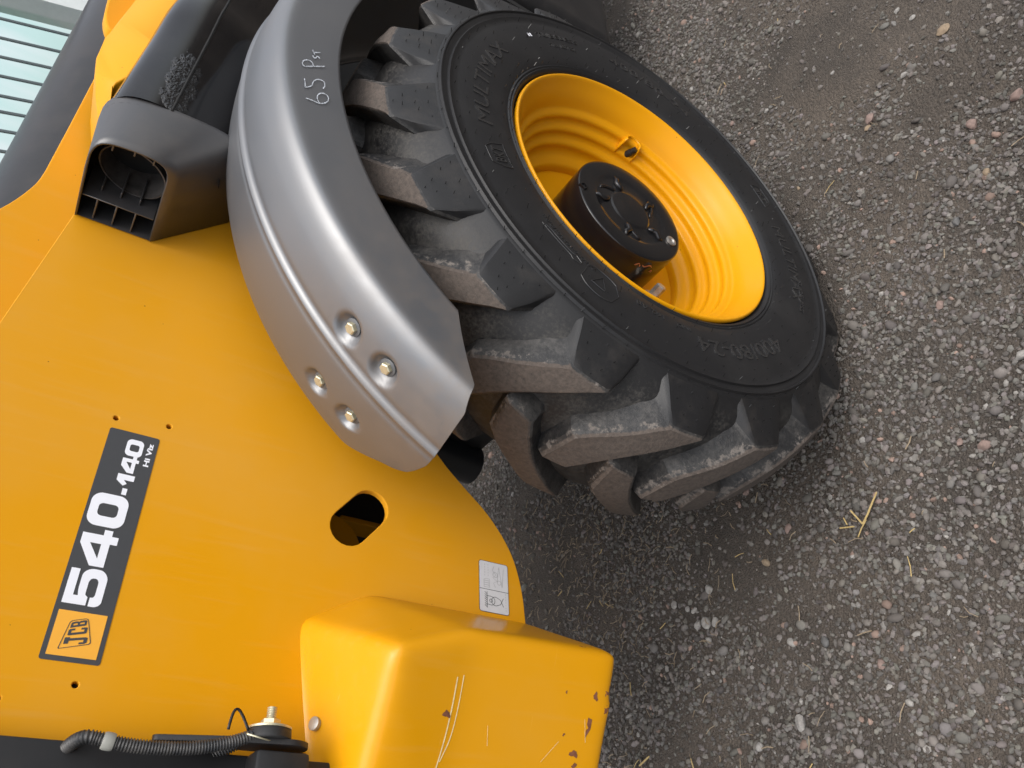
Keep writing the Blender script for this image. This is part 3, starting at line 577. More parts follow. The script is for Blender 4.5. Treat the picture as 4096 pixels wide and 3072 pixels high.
# ---- mudguard, swept round the wheel axle
WC = Vector((0, 0, 0.6))
prof = resample(chaikin([(.031, .669), (.030, .690), (.029, .735), (.0285, .760), (.031, .770), (.043, .779), (.060, .785), (.085, .791), (.150, .7985), (.215, .7955), (.270, .786), (.315, .771), (.340, .753), (.345, .735)], 3), 96)
BOLTS = [(133.5, .109), (139.2, .106), (134.0, .247), (139.5, .241)]
tab_y = [.03, .058, .109, .152, .182, .210, .229, .247, .261, .322, .342, .346]; tab_t = [147.3, 148.4, 148.9, 149.3, 149.4, 148.9, 148.4, 147.1, 145.5, 140.6, 137.6, 134.5]
MV = []; MF = []; NT = 300; T0 = 30.0
def guard_r(th, y, r):
    r += .0050 * math.exp(-((y - .150) / .0052) ** 2) - .0022 * (math.exp(-((y - .162) / .004) ** 2) + math.exp(-((y - .138) / .004) ** 2)) if r > .77 else 0
    for bt, by in BOLTS:
        d_ = math.hypot((th - bt) * math.pi / 180 * .79, y - by); k = min(1, max(0, (.0265 - d_) / .0115)); r -= .0130 * k * k * (3 - 2 * k)
    return r
for y, r in prof:
    te = 139.2 + (147.2 - 139.2) * min(1, (r - .669) / .090) if (y < .034 and r < .762) else float(np.interp(y, tab_y, tab_t))
    for i in range(NT + 1):
        u = i / NT; th = T0 + (te - T0) * (1 - (1 - u) ** 1.35)
        rr = guard_r(th, y, r); rr += .0012 * mnoise.noise(Vector((th * .06, y * 9, 1)))
        a = rad(th); MV.append((rr * math.cos(a), y, .6 + rr * math.sin(a)))
for j in range(len(prof) - 1):
    for i in range(NT): MF.append((j * (NT + 1) + i, (j + 1) * (NT + 1) + i, (j + 1) * (NT + 1) + i + 1, j * (NT + 1) + i + 1))
guard = mesh_obj('mudguard', MV, MF, MUD, T, angle=180, label='curved black plastic mudguard with four bolts and chalk writing')
sm = guard.modifiers.new('thickness', 'SOLIDIFY'); sm.thickness = .004; sm.offset = -1
for k, (bt, by) in enumerate(BOLTS):
    a = rad(bt); ax = Vector((math.cos(a), 0, math.sin(a))); r0 = float(np.interp(by, prof[:, 0], prof[:, 1])) - .0130
    o = WC + ax * r0 + Vector((0, by, 0))
    V, F = turned([(0, .0001), (0, .0142), (.0016, .0142), (.0022, .0130)], o + ax * .0004, ax + Vector((.02, -.03, 0)), 24); w_ = mesh_obj('washer', V, F, simple('grey_washer%d' % k, (.16, .165, .17), .5, .3, .3, 80), guard)
    V, F = turned([(0, .0095), (.0062, .0095), (.0074, .0078)], o + ax * .0022, ax, 6); mesh_obj('hex_bolt', V, F, ZINC, guard, smooth=False)
# chalk writing "65 PSI" on the outer flange
YC = .0272
chalk = {'6': [(-.1923, 1.312), (-.190, 1.302), (-.1902, 1.2908), (-.184, 1.283), (-.1764, 1.2781), (-.166, 1.277), (-.1600, 1.2805), (-.1589, 1.2862), (-.1640, 1.2925), (-.173, 1.2955), (-.1816, 1.2950), (-.188, 1.2905)],
         '5': [(-.1668, 1.3164), (-.1575, 1.3073), (-.150, 1.3062), (-.1411, 1.3054), (-.134, 1.302), (-.1290, 1.2970), (-.1285, 1.2890), (-.1384, 1.2861), (-.1481, 1.2885)], '5b': [(-.1668, 1.3164), (-.1554, 1.3178), (-.146, 1.3200)],
         'P': [(-.089, 1.2928), (-.102, 1.3085), (-.1153, 1.324)], 'Pb': [(-.1153, 1.324), (-.1103, 1.3285), (-.1003, 1.3271), (-.0925, 1.3200), (-.0932, 1.3136), (-.1033, 1.3097)],
         's': [(-.0750, 1.3145), (-.0800, 1.3125), (-.0790, 1.3085), (-.0735, 1.3085), (-.0705, 1.3055), (-.0745, 1.3025)], 'T': [(-.0660, 1.3140), (-.0570, 1.3029)], 'Tb': [(-.0716, 1.3110), (-.0610, 1.3165)]}
for k, L in chalk.items():
    p = resample(chaikin(L, 2), 30); rr = random.Random(len(L)); parts = []
    for s_ in range(2):
        q = [(x + rr.uniform(-.0004, .0004) + s_ * .0007, YC, z + rr.uniform(-.0004, .0004)) for x, z in p]; parts.append(ribbon(q, .0013, (0, -1, 0), s_ * .0001))
    V, F = merge(parts); mesh_obj('chalk_stroke', V, F, CHALK, guard, smooth=False)

# ---- wheel
wheel = link(bpy.data.objects.new('wheel', None), T, label='rear wheel with a yellow rim and a chunky black lug tyre'); wheel.location = WC
YM = 0.168
half = [(.020, .318), (.012, .330), (.004, .3345), (-.002, .3375), (-.0045, .342), (-.0025, .3445), (-.0050, .348), (-.0032, .351), (-.0060, .356), (-.009, .372), (-.0118, .392), (-.0135, .415), (-.0140, .440), (-.0125, .462), (-.0110, .4755),
        (-.0135, .4790), (-.0140, .4815), (-.0100, .4835), (-.0095, .4860), (-.0110, .4890), (-.0110, .4955), (-.0145, .4975), (-.0145, .4995), (-.0095, .5015), (-.0085, .505), (-.0050, .510), (.002, .517), (.014, .532), (.034, .551), (.065, .567), (.100, .577), (.135, .581), (YM, .582)]
profT = half + [(2 * YM - y, r) for y, r in half[::-1][1:]]
V, F = revolve(profT, 240); tyre = mesh_obj('tyre', V, F, RUB, wheel, angle=50, label='black tyre carcass dusty between its lugs')
# one lug: stations from the shoulder to the tread centre
def r_top(y): return .622 - .030 * ((y - YM) / .145) ** 2
def lug_mesh(mirror):
    lead = resample(chaikin([(-7.2, .023), (-13.0, .068), (-19.2, .115), (-20.7, .160), (-20.4, .196)], 2), 9)
    trail = resample(chaikin([(0.0, .023), (-5.2, .065), (-10.2, .110), (-13.3, .150), (-15.5, .190)], 2), 9)
    V = []; F = []; mi = []
    def pt(th, y, r):
        yy = 2 * YM - y if mirror else y; a = rad(th); V.append((r * math.cos(a), yy, r * math.sin(a)))
    def floor(y): return float(np.interp(y, [-.02, 0, .034, .065, .1, .168, .25], [.495, .515, .551, .567, .577, .582, .582])) - .004
    ch = .0055; K = 8; kdeg = 57.3 / .6
    def section(l, t, yo=0.0, top=None, flo=None, w0=None):
        (tl, yl), (tt, yt) = l, t
        if w0 is None: w0 = float(np.interp(yl, [.023, .07, .12], [3.8, 2.4, 1.4]))
        for th, y, r in ((tl - w0, yl + yo, (flo if flo else floor(yl))), (tl - .60, yl + yo, (top or r_top(yl)) - ch * 1.9), (tl + .45, yl + yo, (top or r_top(yl))),
                         (tl * .66 + tt * .34, yl * .66 + yt * .34 + yo, (top or r_top(yl)) + .0005), (tl * .34 + tt * .66, yl * .34 + yt * .66 + yo, (top or r_top(yt)) + .0005),
                         (tt - .35, yt + yo, (top or r_top(yt))), (tt + .42, yt + yo, (top or r_top(yt)) - ch), (tt + w0, yt + yo, (flo if flo else floor(yt)))): pt(th, y, r)
    # outer shoulder face: base ring then edge
    fl = .25 if mirror else 1.0
    section(lead[0] + (-3.0 * fl, 0), trail[0] + (3.7 * fl, 0), -.0300, .5075, .500, .8)
    section(lead[0] + (-2.2 * fl, 0), trail[0] + (2.7 * fl, 0), -.0235, .5270, .506, 1.6); section(lead[0] + (-1.0, 0), trail[0] + (1.2 * fl, 0), -.0100, .5620, .514, 2.8)
    section(lead[0], trail[0], -.0010, r_top(.023) - ch, .522, 3.8); section(lead[0] + (-.2, .004), trail[0] + (-.2, .004), 0, None, .532)
    for l, t in zip(lead[1:], trail[1:]): section(l, t)
    l, t = lead[-1], trail[-1]; section(l + (.05, .0045), t + (.05, .0045), 0, r_top(.19) - ch); section(l + (-.2, .016), t + (.2, .016), 0, .580, .577)
    ns_ = len(V) // K
    for i in range(ns_ - 1):
        for k in range(K - 1):
            q = (i * K + k, i * K + k + 1, (i + 1) * K + k + 1, (i + 1) * K + k); F.append(q if not mirror else q[::-1])
            if i < 3: mi.append(3)
            elif i == 3 or i == ns_ - 3: mi.append(1 if 0 < k < 6 else 2)
            elif i == ns_ - 2: mi.append(2)
            else: mi.append(2 if k in (0, 6) else (1 if k in (1, 5) else 0))
    me = bpy.data.meshes.new('tread_lug'); me.from_pydata(V, [], F)
    for mt in (LUGM, RUB_FACE): me.materials.append(mt)
    me.polygons.foreach_set('material_index', [1 if q == 3 else 0 for q in mi]); me.update()
    te = [(0, .35, 1, 1, 1, 1, .35, 0)] * ns_; ee = [(0, .92, .70, .10, .05, .45, .45, 0)] * ns_
    te[0] = te[1] = te[2] = (0,) * 8; ee[0] = ee[1] = ee[2] = (0,) * 8; te[3] = (0, .3, .35, .4, .4, .35, .3, 0); ee[3] = (0, .7, .8, .8, .8, .7, .6, 0); ee[4] = (0, .8, .75, .5, .45, .5, .45, 0)
    te[-2] = te[3]; ee[-2] = (0, .9, .9, .8, .8, .8, .6, 0); te[-1] = (0,) * 8; ee[-1] = (0,) * 8
    for nm, dat in (('top', te), ('edge', ee)):
        at_ = me.attributes.new(nm, 'FLOAT', 'POINT'); at_.data.foreach_set('value', [x for row in dat for x in row])
    bm = bmesh.new(); bm.from_mesh(me); bmesh.ops.recalc_face_normals(bm, faces=bm.faces)
    c0 = max(bm.faces, key=lambda f: f.calc_center_median().xz.length)
    if c0.normal.xz.dot(c0.calc_center_median().xz) < 0: bmesh.ops.reverse_faces(bm, faces=bm.faces)
    bm.to_mesh(me); bm.free(); shade(me, True, 28); return me
LUG = [lug_mesh(False), lug_mesh(True)]; NL = 18
for s_ in (0, 1):
    for k in range(NL):
        o = bpy.data.objects.new('tread_lug', LUG[s_]); link(o, wheel)
        o.rotation_euler = (0, -rad(183.2 + k * 360 / NL - (s_ * 180 / NL)), 0)
# rim
rp = chaikin([(.022, .322), (.006, .3305), (.0005, .3300), (-.0030, .3265), (.0005, .3215), (.012, .3150), (.028, .3040), (.040, .2980), (.052, .2940)], 2)
rp = [tuple(a) for a in rp] + [tuple(a) for a in chaikin([(.052, .2940), (.059, .2915), (.064, .2800), (.071, .2765), (.079, .2790), (.087, .2765), (.092, .2650), (.099, .2615), (.107, .2640), (.115, .2610), (.120, .2500), (.127, .2465), (.137, .2485), (.149, .2440), (.156, .2280), (.163, .2180), (.190, .2170)], 2)][1:]
V, F = revolve(rp, 160); rim = mesh_obj('rim', V, F, YELLOW_RIM, wheel, angle=180, label='yellow painted rim with stepped rings inside')
V, F = revolve([(.182, .250), (.180, .20), (.178, .15), (.185, .05)], 96); mesh_obj('wheel_disc', V, F, YELLOW_RIM, wheel, angle=180)
# hub
hp_ = chaikin([(.19, .1395), (.12, .1390), (.066, .1385), (.0600, .1370), (.0585, .1310)], 2)
hp_ = [tuple(a) for a in hp_] + [(.0588, .098), (.0598, .0925), (.0615, .088), (.0618, .082), (.0618, .054), (.0612, .052), (.0585, .049), (.0580, .046), (.0580, .001)]
V, F = revolve(hp_, 96); hub = mesh_obj('hub_cover', V, F, HUBM, wheel, angle=35, label='black hub cover with raised bosses and one silver plug')
def hubpt(ang, r, y): return (r * math.cos(rad(ang)), y, r * math.sin(rad(ang)))
for k in range(5):       # raised ribs between the centre boss and the ring
    a0 = 20 + 72 * k; V, F = tube([hubpt(a0 - 6, .056, .0605), hubpt(a0, .064, .0590), hubpt(a0 + 4, .074, .0590), hubpt(a0 - 2, .084, .0600), hubpt(a0, .094, .0602)], [.003, .0055, .0065, .0055, .003], 8); mesh_obj('hub_rib', V, F, HUBM, hub, angle=180)
for k in range(3):
    a0 = 55 + 120 * k; pts_ = [hubpt(a0 + t, .070 + .012 * math.sin(rad(t * 6)), .0612) for t in np.linspace(-16, 16, 12)]; V, F = tube(pts_, [.001] + [.0036] * 10 + [.001], 8); mesh_obj('hub_rib', V, F, HUBM, hub, angle=180)
V, F = turned([(0, .0125), (.003, .0125), (.0035, .011), (.0035, .0075), (.001, .0065), (.0005, .001)], hubpt(-112, .112, .0582), (0, -1, 0), 24); mesh_obj('drain_plug', V, F, STEEL, hub, angle=30)
box_pts = [hubpt(80, .137, .064), hubpt(88, .137, .064)]
V, F = turned([(0, .011), (.006, .011), (.006, .0075), (.001, .007)], hubpt(92, .128, .0605), (0, -1, 0), 4); mesh_obj('lifting_notch', V, F, HUBM, hub, smooth=False)
HB = bvh_of(hub)
def on_hub(VF, mat, name):
    o = []
    for v in VF[0]:
        l, nn, i, d_ = HB.find_nearest(Vector(v)); rd = Vector((v[0], 0, v[2])).normalized()
        if nn.dot(rd * .5 + Vector((0, -.6, 0))) < 0: nn = -nn
        o.append(l + nn * .0006)
    mesh_obj(name, o, VF[1], mat, hub)
for k, (ang, y, L) in enumerate([(196, .078, 6), (186, .080, 3), (205, .090, 1.6)]):
    on_hub(ribbon([hubpt(ang - L + 2 * L * t, .1392, y + .003 * math.sin(7 * t + k)) for t in np.linspace(0, 1, 14)], [.0005 + .0042 * abs(math.sin(3.3 * t + k)) for t in np.linspace(0, 1, 14)], (math.cos(rad(ang)), 0, math.sin(rad(ang)))), PRIMER, 'paint_chip')
# valve with its guard and a wheel nut
V, F = turned([(0, .0235), (.045, .0225), (.052, .0185), (.052, .0120), (.062, .0118), (.078, .0115), (.080, .009)], hubpt(-155, .190, .170), (.25, -1, -.1), 6); mesh_obj('wheel_nut', V, F, STEEL, wheel, smooth=True, angle=20)
V, F = turned([(0, .0240), (.004, .0240), (.005, .020)], hubpt(-152, .178, .1765), (.0, -1, 0), 20); mesh_obj('nut_washer', V, F, STEEL, wheel, angle=30)
V, F = turned([(0, .0085), (.020, .0085), (.021, .0072), (.034, .0072), (.035, .005)], hubpt(-12, .272, .100), (-.25, -1, -.25), 14); mesh_obj('valve_stem', V, F, BLACK, wheel, angle=30)
va = -11; gV = []; gF = []
ax_, up_ = Vector((0, -1, 0)), Vector((-math.cos(rad(va)), 0, -math.sin(rad(va)))); tg_ = Vector((-math.sin(rad(va)), 0, math.cos(rad(va)))); oc = Vector(hubpt(va, .283, .0))
for k, (yy, rr_) in enumerate([(.056, .0165), (.064, .0195), (.078, .0215), (.100, .0225)]):
    for i in range(13):
        t = rad(-112 + 224 * i / 12); gV.append(oc + Vector((0, yy, 0)) + up_ * (.014 - rr_ * math.cos(t)) + tg_ * (rr_ * math.sin(t) * 1.05))
for k in range(3):
    for i in range(12): gF.append((k * 13 + i, k * 13 + i + 1, (k + 1) * 13 + i + 1, (k + 1) * 13 + i))
vg = mesh_obj('valve_guard', gV, gF, YELLOW_RIM, wheel, angle=180); vg.modifiers.new('thickness', 'SOLIDIFY').thickness = .003
# sidewall lettering
def side_y(r): return float(np.interp(r, [q[1] for q in half[9:25]], [q[0] for q in half[9:25]]))
def side_text(s, r0, a_start, a_end, hgt, ital=0.0):
    V, F = text_mesh(s, 1.0, 0.0, 0.0); w = V[:, 0].max(); out = []
    base = len(V)
    for lift in (-.0015, .0012):
        for v in V:
            x = v[0] / w + ital * v[1] / w; r = r0 + v[1] / .72 * hgt; a = rad(a_start + (a_end - a_start) * x); out.append((r * math.cos(a), side_y(r) + lift, r * math.sin(a)))
    edges = {}
    for f in F:
        for i in range(len(f)):
            e_ = (f[i], f[(i + 1) % len(f)]); edges[e_] = edges.get(e_, 0) + 1
    F2 = [tuple(f) for f in F] + [(b_, a_, a_ + base, b_ + base) for (a_, b_) in edges if (b_, a_) not in edges]
    mesh_obj('sidewall_lettering', out, F2, LETTER, wheel, smooth=False)
for args in (('400/80-24', .392, 222, 184, .036), ('MULTIMAX', .400, 102, 60, .034), ('TUBELESS', .424, 39, 21, .012), ('STEEL BELTED', .398, 36, 24, .010), ('162 A8', .376, 164, 174, .012), ('DIRECTION OF ROTATION', .386, 131, 150, .008), ('400/80-24', .412, 8, -26, .024), ('MULTIMAX', .400, 285, 250, .030), ('BKT', .400, 114.5, 109.5, .026), ('BKT', .424, 301, 295, .022), ('TUBELESS', .420, 262, 246, .012), ('IND', .376, 178, 183, .010)):
    if args[0] in ('162 A8', 'DIRECTION OF ROTATION', 'IND'): side_text(args[0], args[1], max(args[2:4]), min(args[2:4]), args[4])
    else: side_text(*args)
def side_line(L, w=.0016):
    p = resample([np.array(a, float) for a in L], 16); q = [(r * math.cos(rad(a)), side_y(r) - .0007, r * math.sin(rad(a))) for a, r in p]
    V, F = tube(q, w / 2, 5); mesh_obj('sidewall_mark', V, F, LETTER, wheel)
side_line([(107.6, .392), (116.4, .392), (114.8, .436), (109.2, .436), (107.6, .392)]); side_line([(293, .420), (303, .420), (301, .456), (295, .456), (293, .420)])
side_line([(133, .410), (144, .410), (143.6, .417), (147.5, .406), (143.6, .396), (144, .402), (133, .402), (133, .410)])
side_line([(153 + 5.6 * math.cos(t), .411 + .034 * math.sin(t) * abs(math.sin(t)) ** -.4 if abs(math.sin(t)) > .02 else .411) for t in np.linspace(0, 6.283, 40)]); side_line([(150.8, .424), (155, .424), (153, .392), (150.8, .424)])
for a_ in (42.2, 43.2):
    V, F = ribbon([(r * math.cos(rad(a_)), side_y(r) - .0012, r * math.sin(rad(a_))) for r in (.423, .432)], .0052, (0, -1, 0)); mesh_obj('paint_dot', V, F, DEC_WHITE, wheel, smooth=False)
# moulding hairs on the sidewall and lug faces
parts = []
for r, cnt in ((.352, 70), (.366, 44), (.392, 40), (.420, 52), (.448, 60), (.470, 66), (.5040, 70), (.528, 0)):
    off = random.random()
    for k in range(cnt):
        a = rad(360 * (k + off + random.uniform(-.12, .12)) / cnt); y = side_y(r) if r < .5 else -.0095
        o = Vector((r * math.cos(a), y + .0006, r * math.sin(a))); d_ = Vector((random.uniform(-.35, .35), -1, random.uniform(-.2, .55))).normalized()
        L = random.choice((.003, .005, .008, .011)) * random.uniform(.7, 1.2)
        parts.append(tube([o, o + d_ * L], [.00085, .0006], 4, True))
for k in range(NL):
    for th, r in ((.5, .522), (-3.6, .524), (-7.4, .522), (-1.0, .542), (-3.6, .546), (-6.4, .542), (-2.2, .566), (-5.0, .564), (-3.6, .580)):
        a = rad(183.2 + k * 360 / NL + th + random.uniform(-.5, .5)); y = float(np.interp(r, [.5075, .527, .562, .582], [-.007, -.0005, .013, .022]))
        o = Vector((r * math.cos(a), y + .0006, r * math.sin(a))); d_ = Vector((random.uniform(-.3, .3), -1, random.uniform(-.1, .5))).normalized()
        parts.append(tube([o, o + d_ * random.uniform(.003, .009)], [.00085, .0006], 4, True))
V, F = merge(parts); mesh_obj('moulding_hairs', V, F, HAIR, wheel, smooth=False, kind='stuff')

# ---- underbody
V, F = turned([(0, .10), (.25, .10), (.32, .075), (1.4, .075)], (0, .36, .6), (0, 1, 0), 24); mesh_obj('axle', V, F, BLACK, T)
V, F = turned([(0, .045), (.3, .045)], (-.12, .45, .58), (-.12, 1, .0), 20); mesh_obj('steering_cylinder', V, F, gloss_black('cylinder_black', .3, (.03, .034, .04)), T)
box('wheel_arch_liner', (-.42, .455, .86), (2.4, .47, 1.33), SHADEBLACK, T, 0)
box('arch_front_wall', (.98, -.02 + .25, .40), (1.0, .47, 1.34), SHADEBLACK, T, 0)
box('side_tank', (1.03, .20, .365), (2.6, .75, 1.30), gloss_black('tank_black', .35, (.014, .014, .015)), T, .045, 5, label='black side tank hanging ahead of the rear wheel')
box('rear_light_blocker', (-1.05, .436, .70), (-1.03, 1.88, 1.66), BLACK, T, 0)  # unseen wall added to keep light out of the interior behind the slot
box('far_side_light_blocker', (-1.07, 1.885, .68), (.3, 1.90, 1.62), YELLOW, T, 0)  # unseen far side, added to darken the interior behind the slot
box('axle_housing', (-.215, .62, .535), (.20, 1.30, .86), gloss_black('axle_black', .4, (.014, .016, .019)), T, .05, 4)
V, F = turned([(0, .05), (.30, .05), (.31, .04)], (-.235, .80, .56), (0.0, -.15, 1), 20); mesh_obj('steering_ram', V, F, gloss_black('ram_black', .35, (.018, .022, .028)), T)
box('chassis_rail', (-.2, 1.0, .62), (2.8, 1.12, .95), BLACK, T, .01, 2)

# ---------------------------------------------------------------- gravel
def ico(sub):
    bm = bmesh.new(); bmesh.ops.create_icosphere(bm, subdivisions=sub, radius=1); bm.verts.ensure_lookup_table()
    V = np.array([v.co[:] for v in bm.verts]); F = np.array([[v.index for v in f.verts] for f in bm.faces]); bm.free(); return V, F
def stones(name, pts, sizes, cols, sub, rough_amp, mat, **tags):
    V0, F0 = ico(sub); n = len(pts); k = len(V0)
    q = RNG.normal(size=(n, 4)); q /= np.linalg.norm(q, axis=1)[:, None]; w, x, y, z = q.T
    R = np.stack([np.stack([1 - 2 * (y * y + z * z), 2 * (x * y - z * w), 2 * (x * z + y * w)], -1), np.stack([2 * (x * y + z * w), 1 - 2 * (x * x + z * z), 2 * (y * z - x * w)], -1), np.stack([2 * (x * z - y * w), 2 * (y * z + x * w), 1 - 2 * (x * x + y * y)], -1)], 1)
    sc = np.stack([RNG.uniform(.75, 1.3, n), RNG.uniform(.6, 1.0, n), RNG.uniform(.45, .8, n)], 1)
    J = 1 + RNG.uniform(-rough_amp, rough_amp, (n, k))
    L = V0[None] * J[:, :, None] * sc[:, None, :]; W = np.einsum('nij,nkj->nki', R, L); W[:, :, 2] *= .8
    W = W * sizes[:, None, None] + pts[:, None, :]
    F = (F0[None] + (np.arange(n) * k)[:, None, None]).reshape(-1, 3)
    me = bpy.data.meshes.new(name); me.vertices.add(n * k); me.vertices.foreach_set('co', W.reshape(-1)); me.loops.add(len(F) * 3); me.loops.foreach_set('vertex_index', F.reshape(-1).astype(np.int32))
    me.polygons.add(len(F)); me.polygons.foreach_set('loop_start', np.arange(0, len(F) * 3, 3, dtype=np.int32)); me.update(calc_edges=True)
    me.polygons.foreach_set('use_smooth', np.full(len(F), sub > 1))
    at = me.color_attributes.new('col', 'FLOAT_COLOR', 'POINT'); at.data.foreach_set('color', np.repeat(np.c_[cols, np.ones(n)], k, axis=0).astype(np.float32).reshape(-1))
    me.materials.append(mat); return link(bpy.data.objects.new(name, me), **tags)
smt, nt, b = new_mat('stone_surface', (.1, .1, .1), .85, spec=.3)
at_ = N(nt, 'VertexColor'); at_.layer_name = 'col'; nn_ = noise_(nt, pos(nt), 260, 4, .7); n4 = noise_(nt, pos(nt), 5, 4)
cc = mix(nt, ramp(nt, nn_, [(.30, .08), (.75, .52)]), at_.outputs[0], (.112, .097, .083)); nt.links.new(cc, b.inputs['Base Color']); bump(nt, b, nn_, .25, .001)
def palette(n, pale):
    base = RNG.uniform(.055, .185, n)[:, None] * np.array([1.04, .96, .885])[None]; base *= RNG.uniform(.9, 1.1, (n, 3)) ** .5
    u = RNG.uniform(size=n); pk = u < pale * .5; base[pk] = np.array([.30, .205, .165]) * RNG.uniform(.6, 1.15, (pk.sum(), 1)); wh = (u >= pale * .5) & (u < pale); base[wh] = np.array([.30, .285, .265]) * RNG.uniform(.6, 1.15, (wh.sum(), 1)); return base
def in_view(x, y):     # the yard in and just around the picture; nothing under the tyre's contact patch
    ok = (x > -1.35) & (x < 2.7) & (y > -1.0) & (y < 2.3); ok &= ~((np.abs(x) < .10) & (y > .02) & (y < .33)); ok &= (y < 2.3 - .45 * np.maximum(x - .2, 0)) & (y > -1.0 + .38 * np.maximum(x - .5, 0)); return ok
def scatter(n, lo, hi, pw, dens):
    x = RNG.uniform(-1.35, 2.7, n); y = RNG.uniform(-1.0, 2.3, n); k = in_view(x, y); x, y = x[k], y[k]
    d_ = np.array([mnoise.noise(Vector((a * 1.7, c_ * 1.7, 2.2))) + .6 * mnoise.noise(Vector((a * 5, c_ * 5, 7.7))) for a, c_ in zip(x, y)]); k = RNG.uniform(size=len(x)) < np.clip(dens + d_ * 1.5, .07, 1); x, y = x[k], y[k]
    s = lo + (hi - lo) * RNG.uniform(size=len(x)) ** pw; z = np.array([gz(a, c_) for a, c_ in zip(x, y)]) + s * .18; return np.stack([x, y, z], 1), s
p1, s1 = scatter(180000, .0024, .0090, 1.9, .70); stones('gravel', p1, s1, palette(len(p1), .035), 1, .24, smt, kind='stuff', label='dark grey crushed gravel covering the yard', cat='gravel')
p2, s2 = scatter(6500, .007, .0145, 2.2, .5); stones('coarse_gravel', p2, s2, palette(len(p2), .045), 2, .15, smt, kind='stuff', label='coarser grey stones mixed into the gravel', cat='gravel')

# ---------------------------------------------------------------- pebbles one can pick out
def pebble_mesh(seed, sub=2):
    V0, F0 = ico(sub); rr = random.Random(seed); s = Vector((rr.uniform(.9, 1.25), rr.uniform(.65, .95), rr.uniform(.5, .7))); V = []
    planes = [Vector((rr.gauss(0, 1), rr.gauss(0, 1), rr.gauss(0, 1))).normalized() for _ in range(7)]
    for v in V0:
        v = Vector(v)
        for pl in planes:
            e_ = v.dot(pl) - .68
            if e_ > 0: v = v - pl * e_ * .85
        v *= 1 + .07 * mnoise.noise(v * 2 + Vector((seed, 0, 0))); V.append((v.x * s.x, v.y * s.y, v.z * s.z))
    return V, [tuple(f) for f in F0]
PINK = simple('pink_stone', (.215, .152, .13), .85, 0, .33, 140, (.13, .092, .078), .2); WHITE = simple('pale_stone', (.28, .265, .245), .85, 0, .33, 140, (.15, .14, .13), .2); GREYS = simple('grey_stone', (.11, .107, .104), .85, 0, .25, 140, None, .2); TAN = simple('tan_stone', (.24, .18, .12), .85, 0, .25, 140, None, .2)
PM = []
for k in range(10):
    me = bpy.data.meshes.new('pebble'); V, F = pebble_mesh(k); me.from_pydata(V, [], F); shade(me, True, 35); PM.append(me)
def pebble(x, y, r, mat, label, k=None, group='pebbles strewn over the gravel'):
    me = PM[(k if k is not None else random.randrange(10))]; o = bpy.data.objects.new('pebble', me)
    if not me.materials: me.materials.append(GREYS)
    link(o, label=label, cat='pebble', group=group); o.material_slots[0].link = 'OBJECT'; o.material_slots[0].material = mat
    o.location = (x, y, gz(x, y) + r * .30); o.scale = (r, r, r); o.rotation_euler = (random.uniform(-.2, .2), random.uniform(-.2, .2), random.uniform(0, 6.28)); return o
named = [(.388, -.243, .016, PINK, 'pink pebble lying right of the tyre near the top'), (.168, -.417, .015, PINK, 'angular pink pebble near the right edge'), (.462, -.473, .015, TAN, 'tan pebble in the upper right corner'), (.147, -.514, .016, PINK, 'pink pebble touching the right picture edge near the top'), (-.031, -.297, .014, GREYS, 'grey pebble well right of the rim'),
 (-.612, .656, .013, WHITE, 'leftmost of three pale pebbles in a row right of the counterweight'), (-.618, .621, .016, WHITE, 'middle one of three pale pebbles in a row right of the counterweight'), (-.623, .593, .014, WHITE, 'rightmost of three pale pebbles in a row right of the counterweight'), (-.539, .596, .014, WHITE, 'pale pebble just above the row of three pebbles'),
 (-.738, .387, .012, WHITE, 'pale wedge shaped pebble right of the row of three pebbles'), (-.901, .410, .016, WHITE, 'large white rounded pebble near the bottom edge'), (-.924, .531, .012, WHITE, 'pale pebble at the bottom edge near the counterweight'), (-.533, .728, .011, WHITE, 'small white pebble beside the counterweight corner'),
 (-.526, -.159, .015, PINK, 'pink pebble near the right edge level with the tyre bottom'), (-.396, -.288, .015, WHITE, 'pale pebble touching the right picture edge'), (-.192, -.194, .011, PINK, 'small pink pebble right of the rim bottom'), (-.760, .305, .012, GREYS, 'grey pebble in the bottom right area beside straw')]
for k, a in enumerate(named): pebble(*a[:4], a[4], k % 10, None)
def place(x, y):   # words for where on the yard a small thing lies
    d_ = Vector((x, y, 0)) - cam.matrix_world.translation; k = 3176.58 / d_.dot(FWD); px, py = 2048 + k * d_.dot(DOWN), 1536 - k * d_.dot(RIGHT)
    if px < 2700 and py > 1500: return 'below the side panel edge' if py < 2500 else 'just right of the counterweight'
    v = 'top right corner' if py < 700 else ('right of the rim' if py < 1400 else ('right of the tyre bottom' if py < 2000 else ('right of the counterweight' if py < 2600 else 'near the bottom edge')))
    h = ', close to the right edge' if px > 3700 else (', far from the machine' if px > 3250 else ', close to the machine')
    return v + h
SHL = {'PINK': 'small pink pebble in gravel', 'WHITE': 'small pale pebble in gravel', 'TAN': 'small tan pebble in gravel'}
n_ = 0
while n_ < 80:
    x, y = random.uniform(-1.25, 1.7), random.uniform(-.7, 1.5)
    if not in_view(np.array([x]), np.array([y]))[0] or (abs(x) < .2 and .0 < y < .36): continue
    key = random.choices(['PINK', 'WHITE', 'TAN'], [.5, .4, .1])[0]
    pebble(x, y, random.uniform(.007, .0125), {'PINK': PINK, 'WHITE': WHITE, 'TAN': TAN}[key], SHL[key] + ' ' + place(x, y), None, key.lower() + ' pebbles scattered over the gravel'); n_ += 1

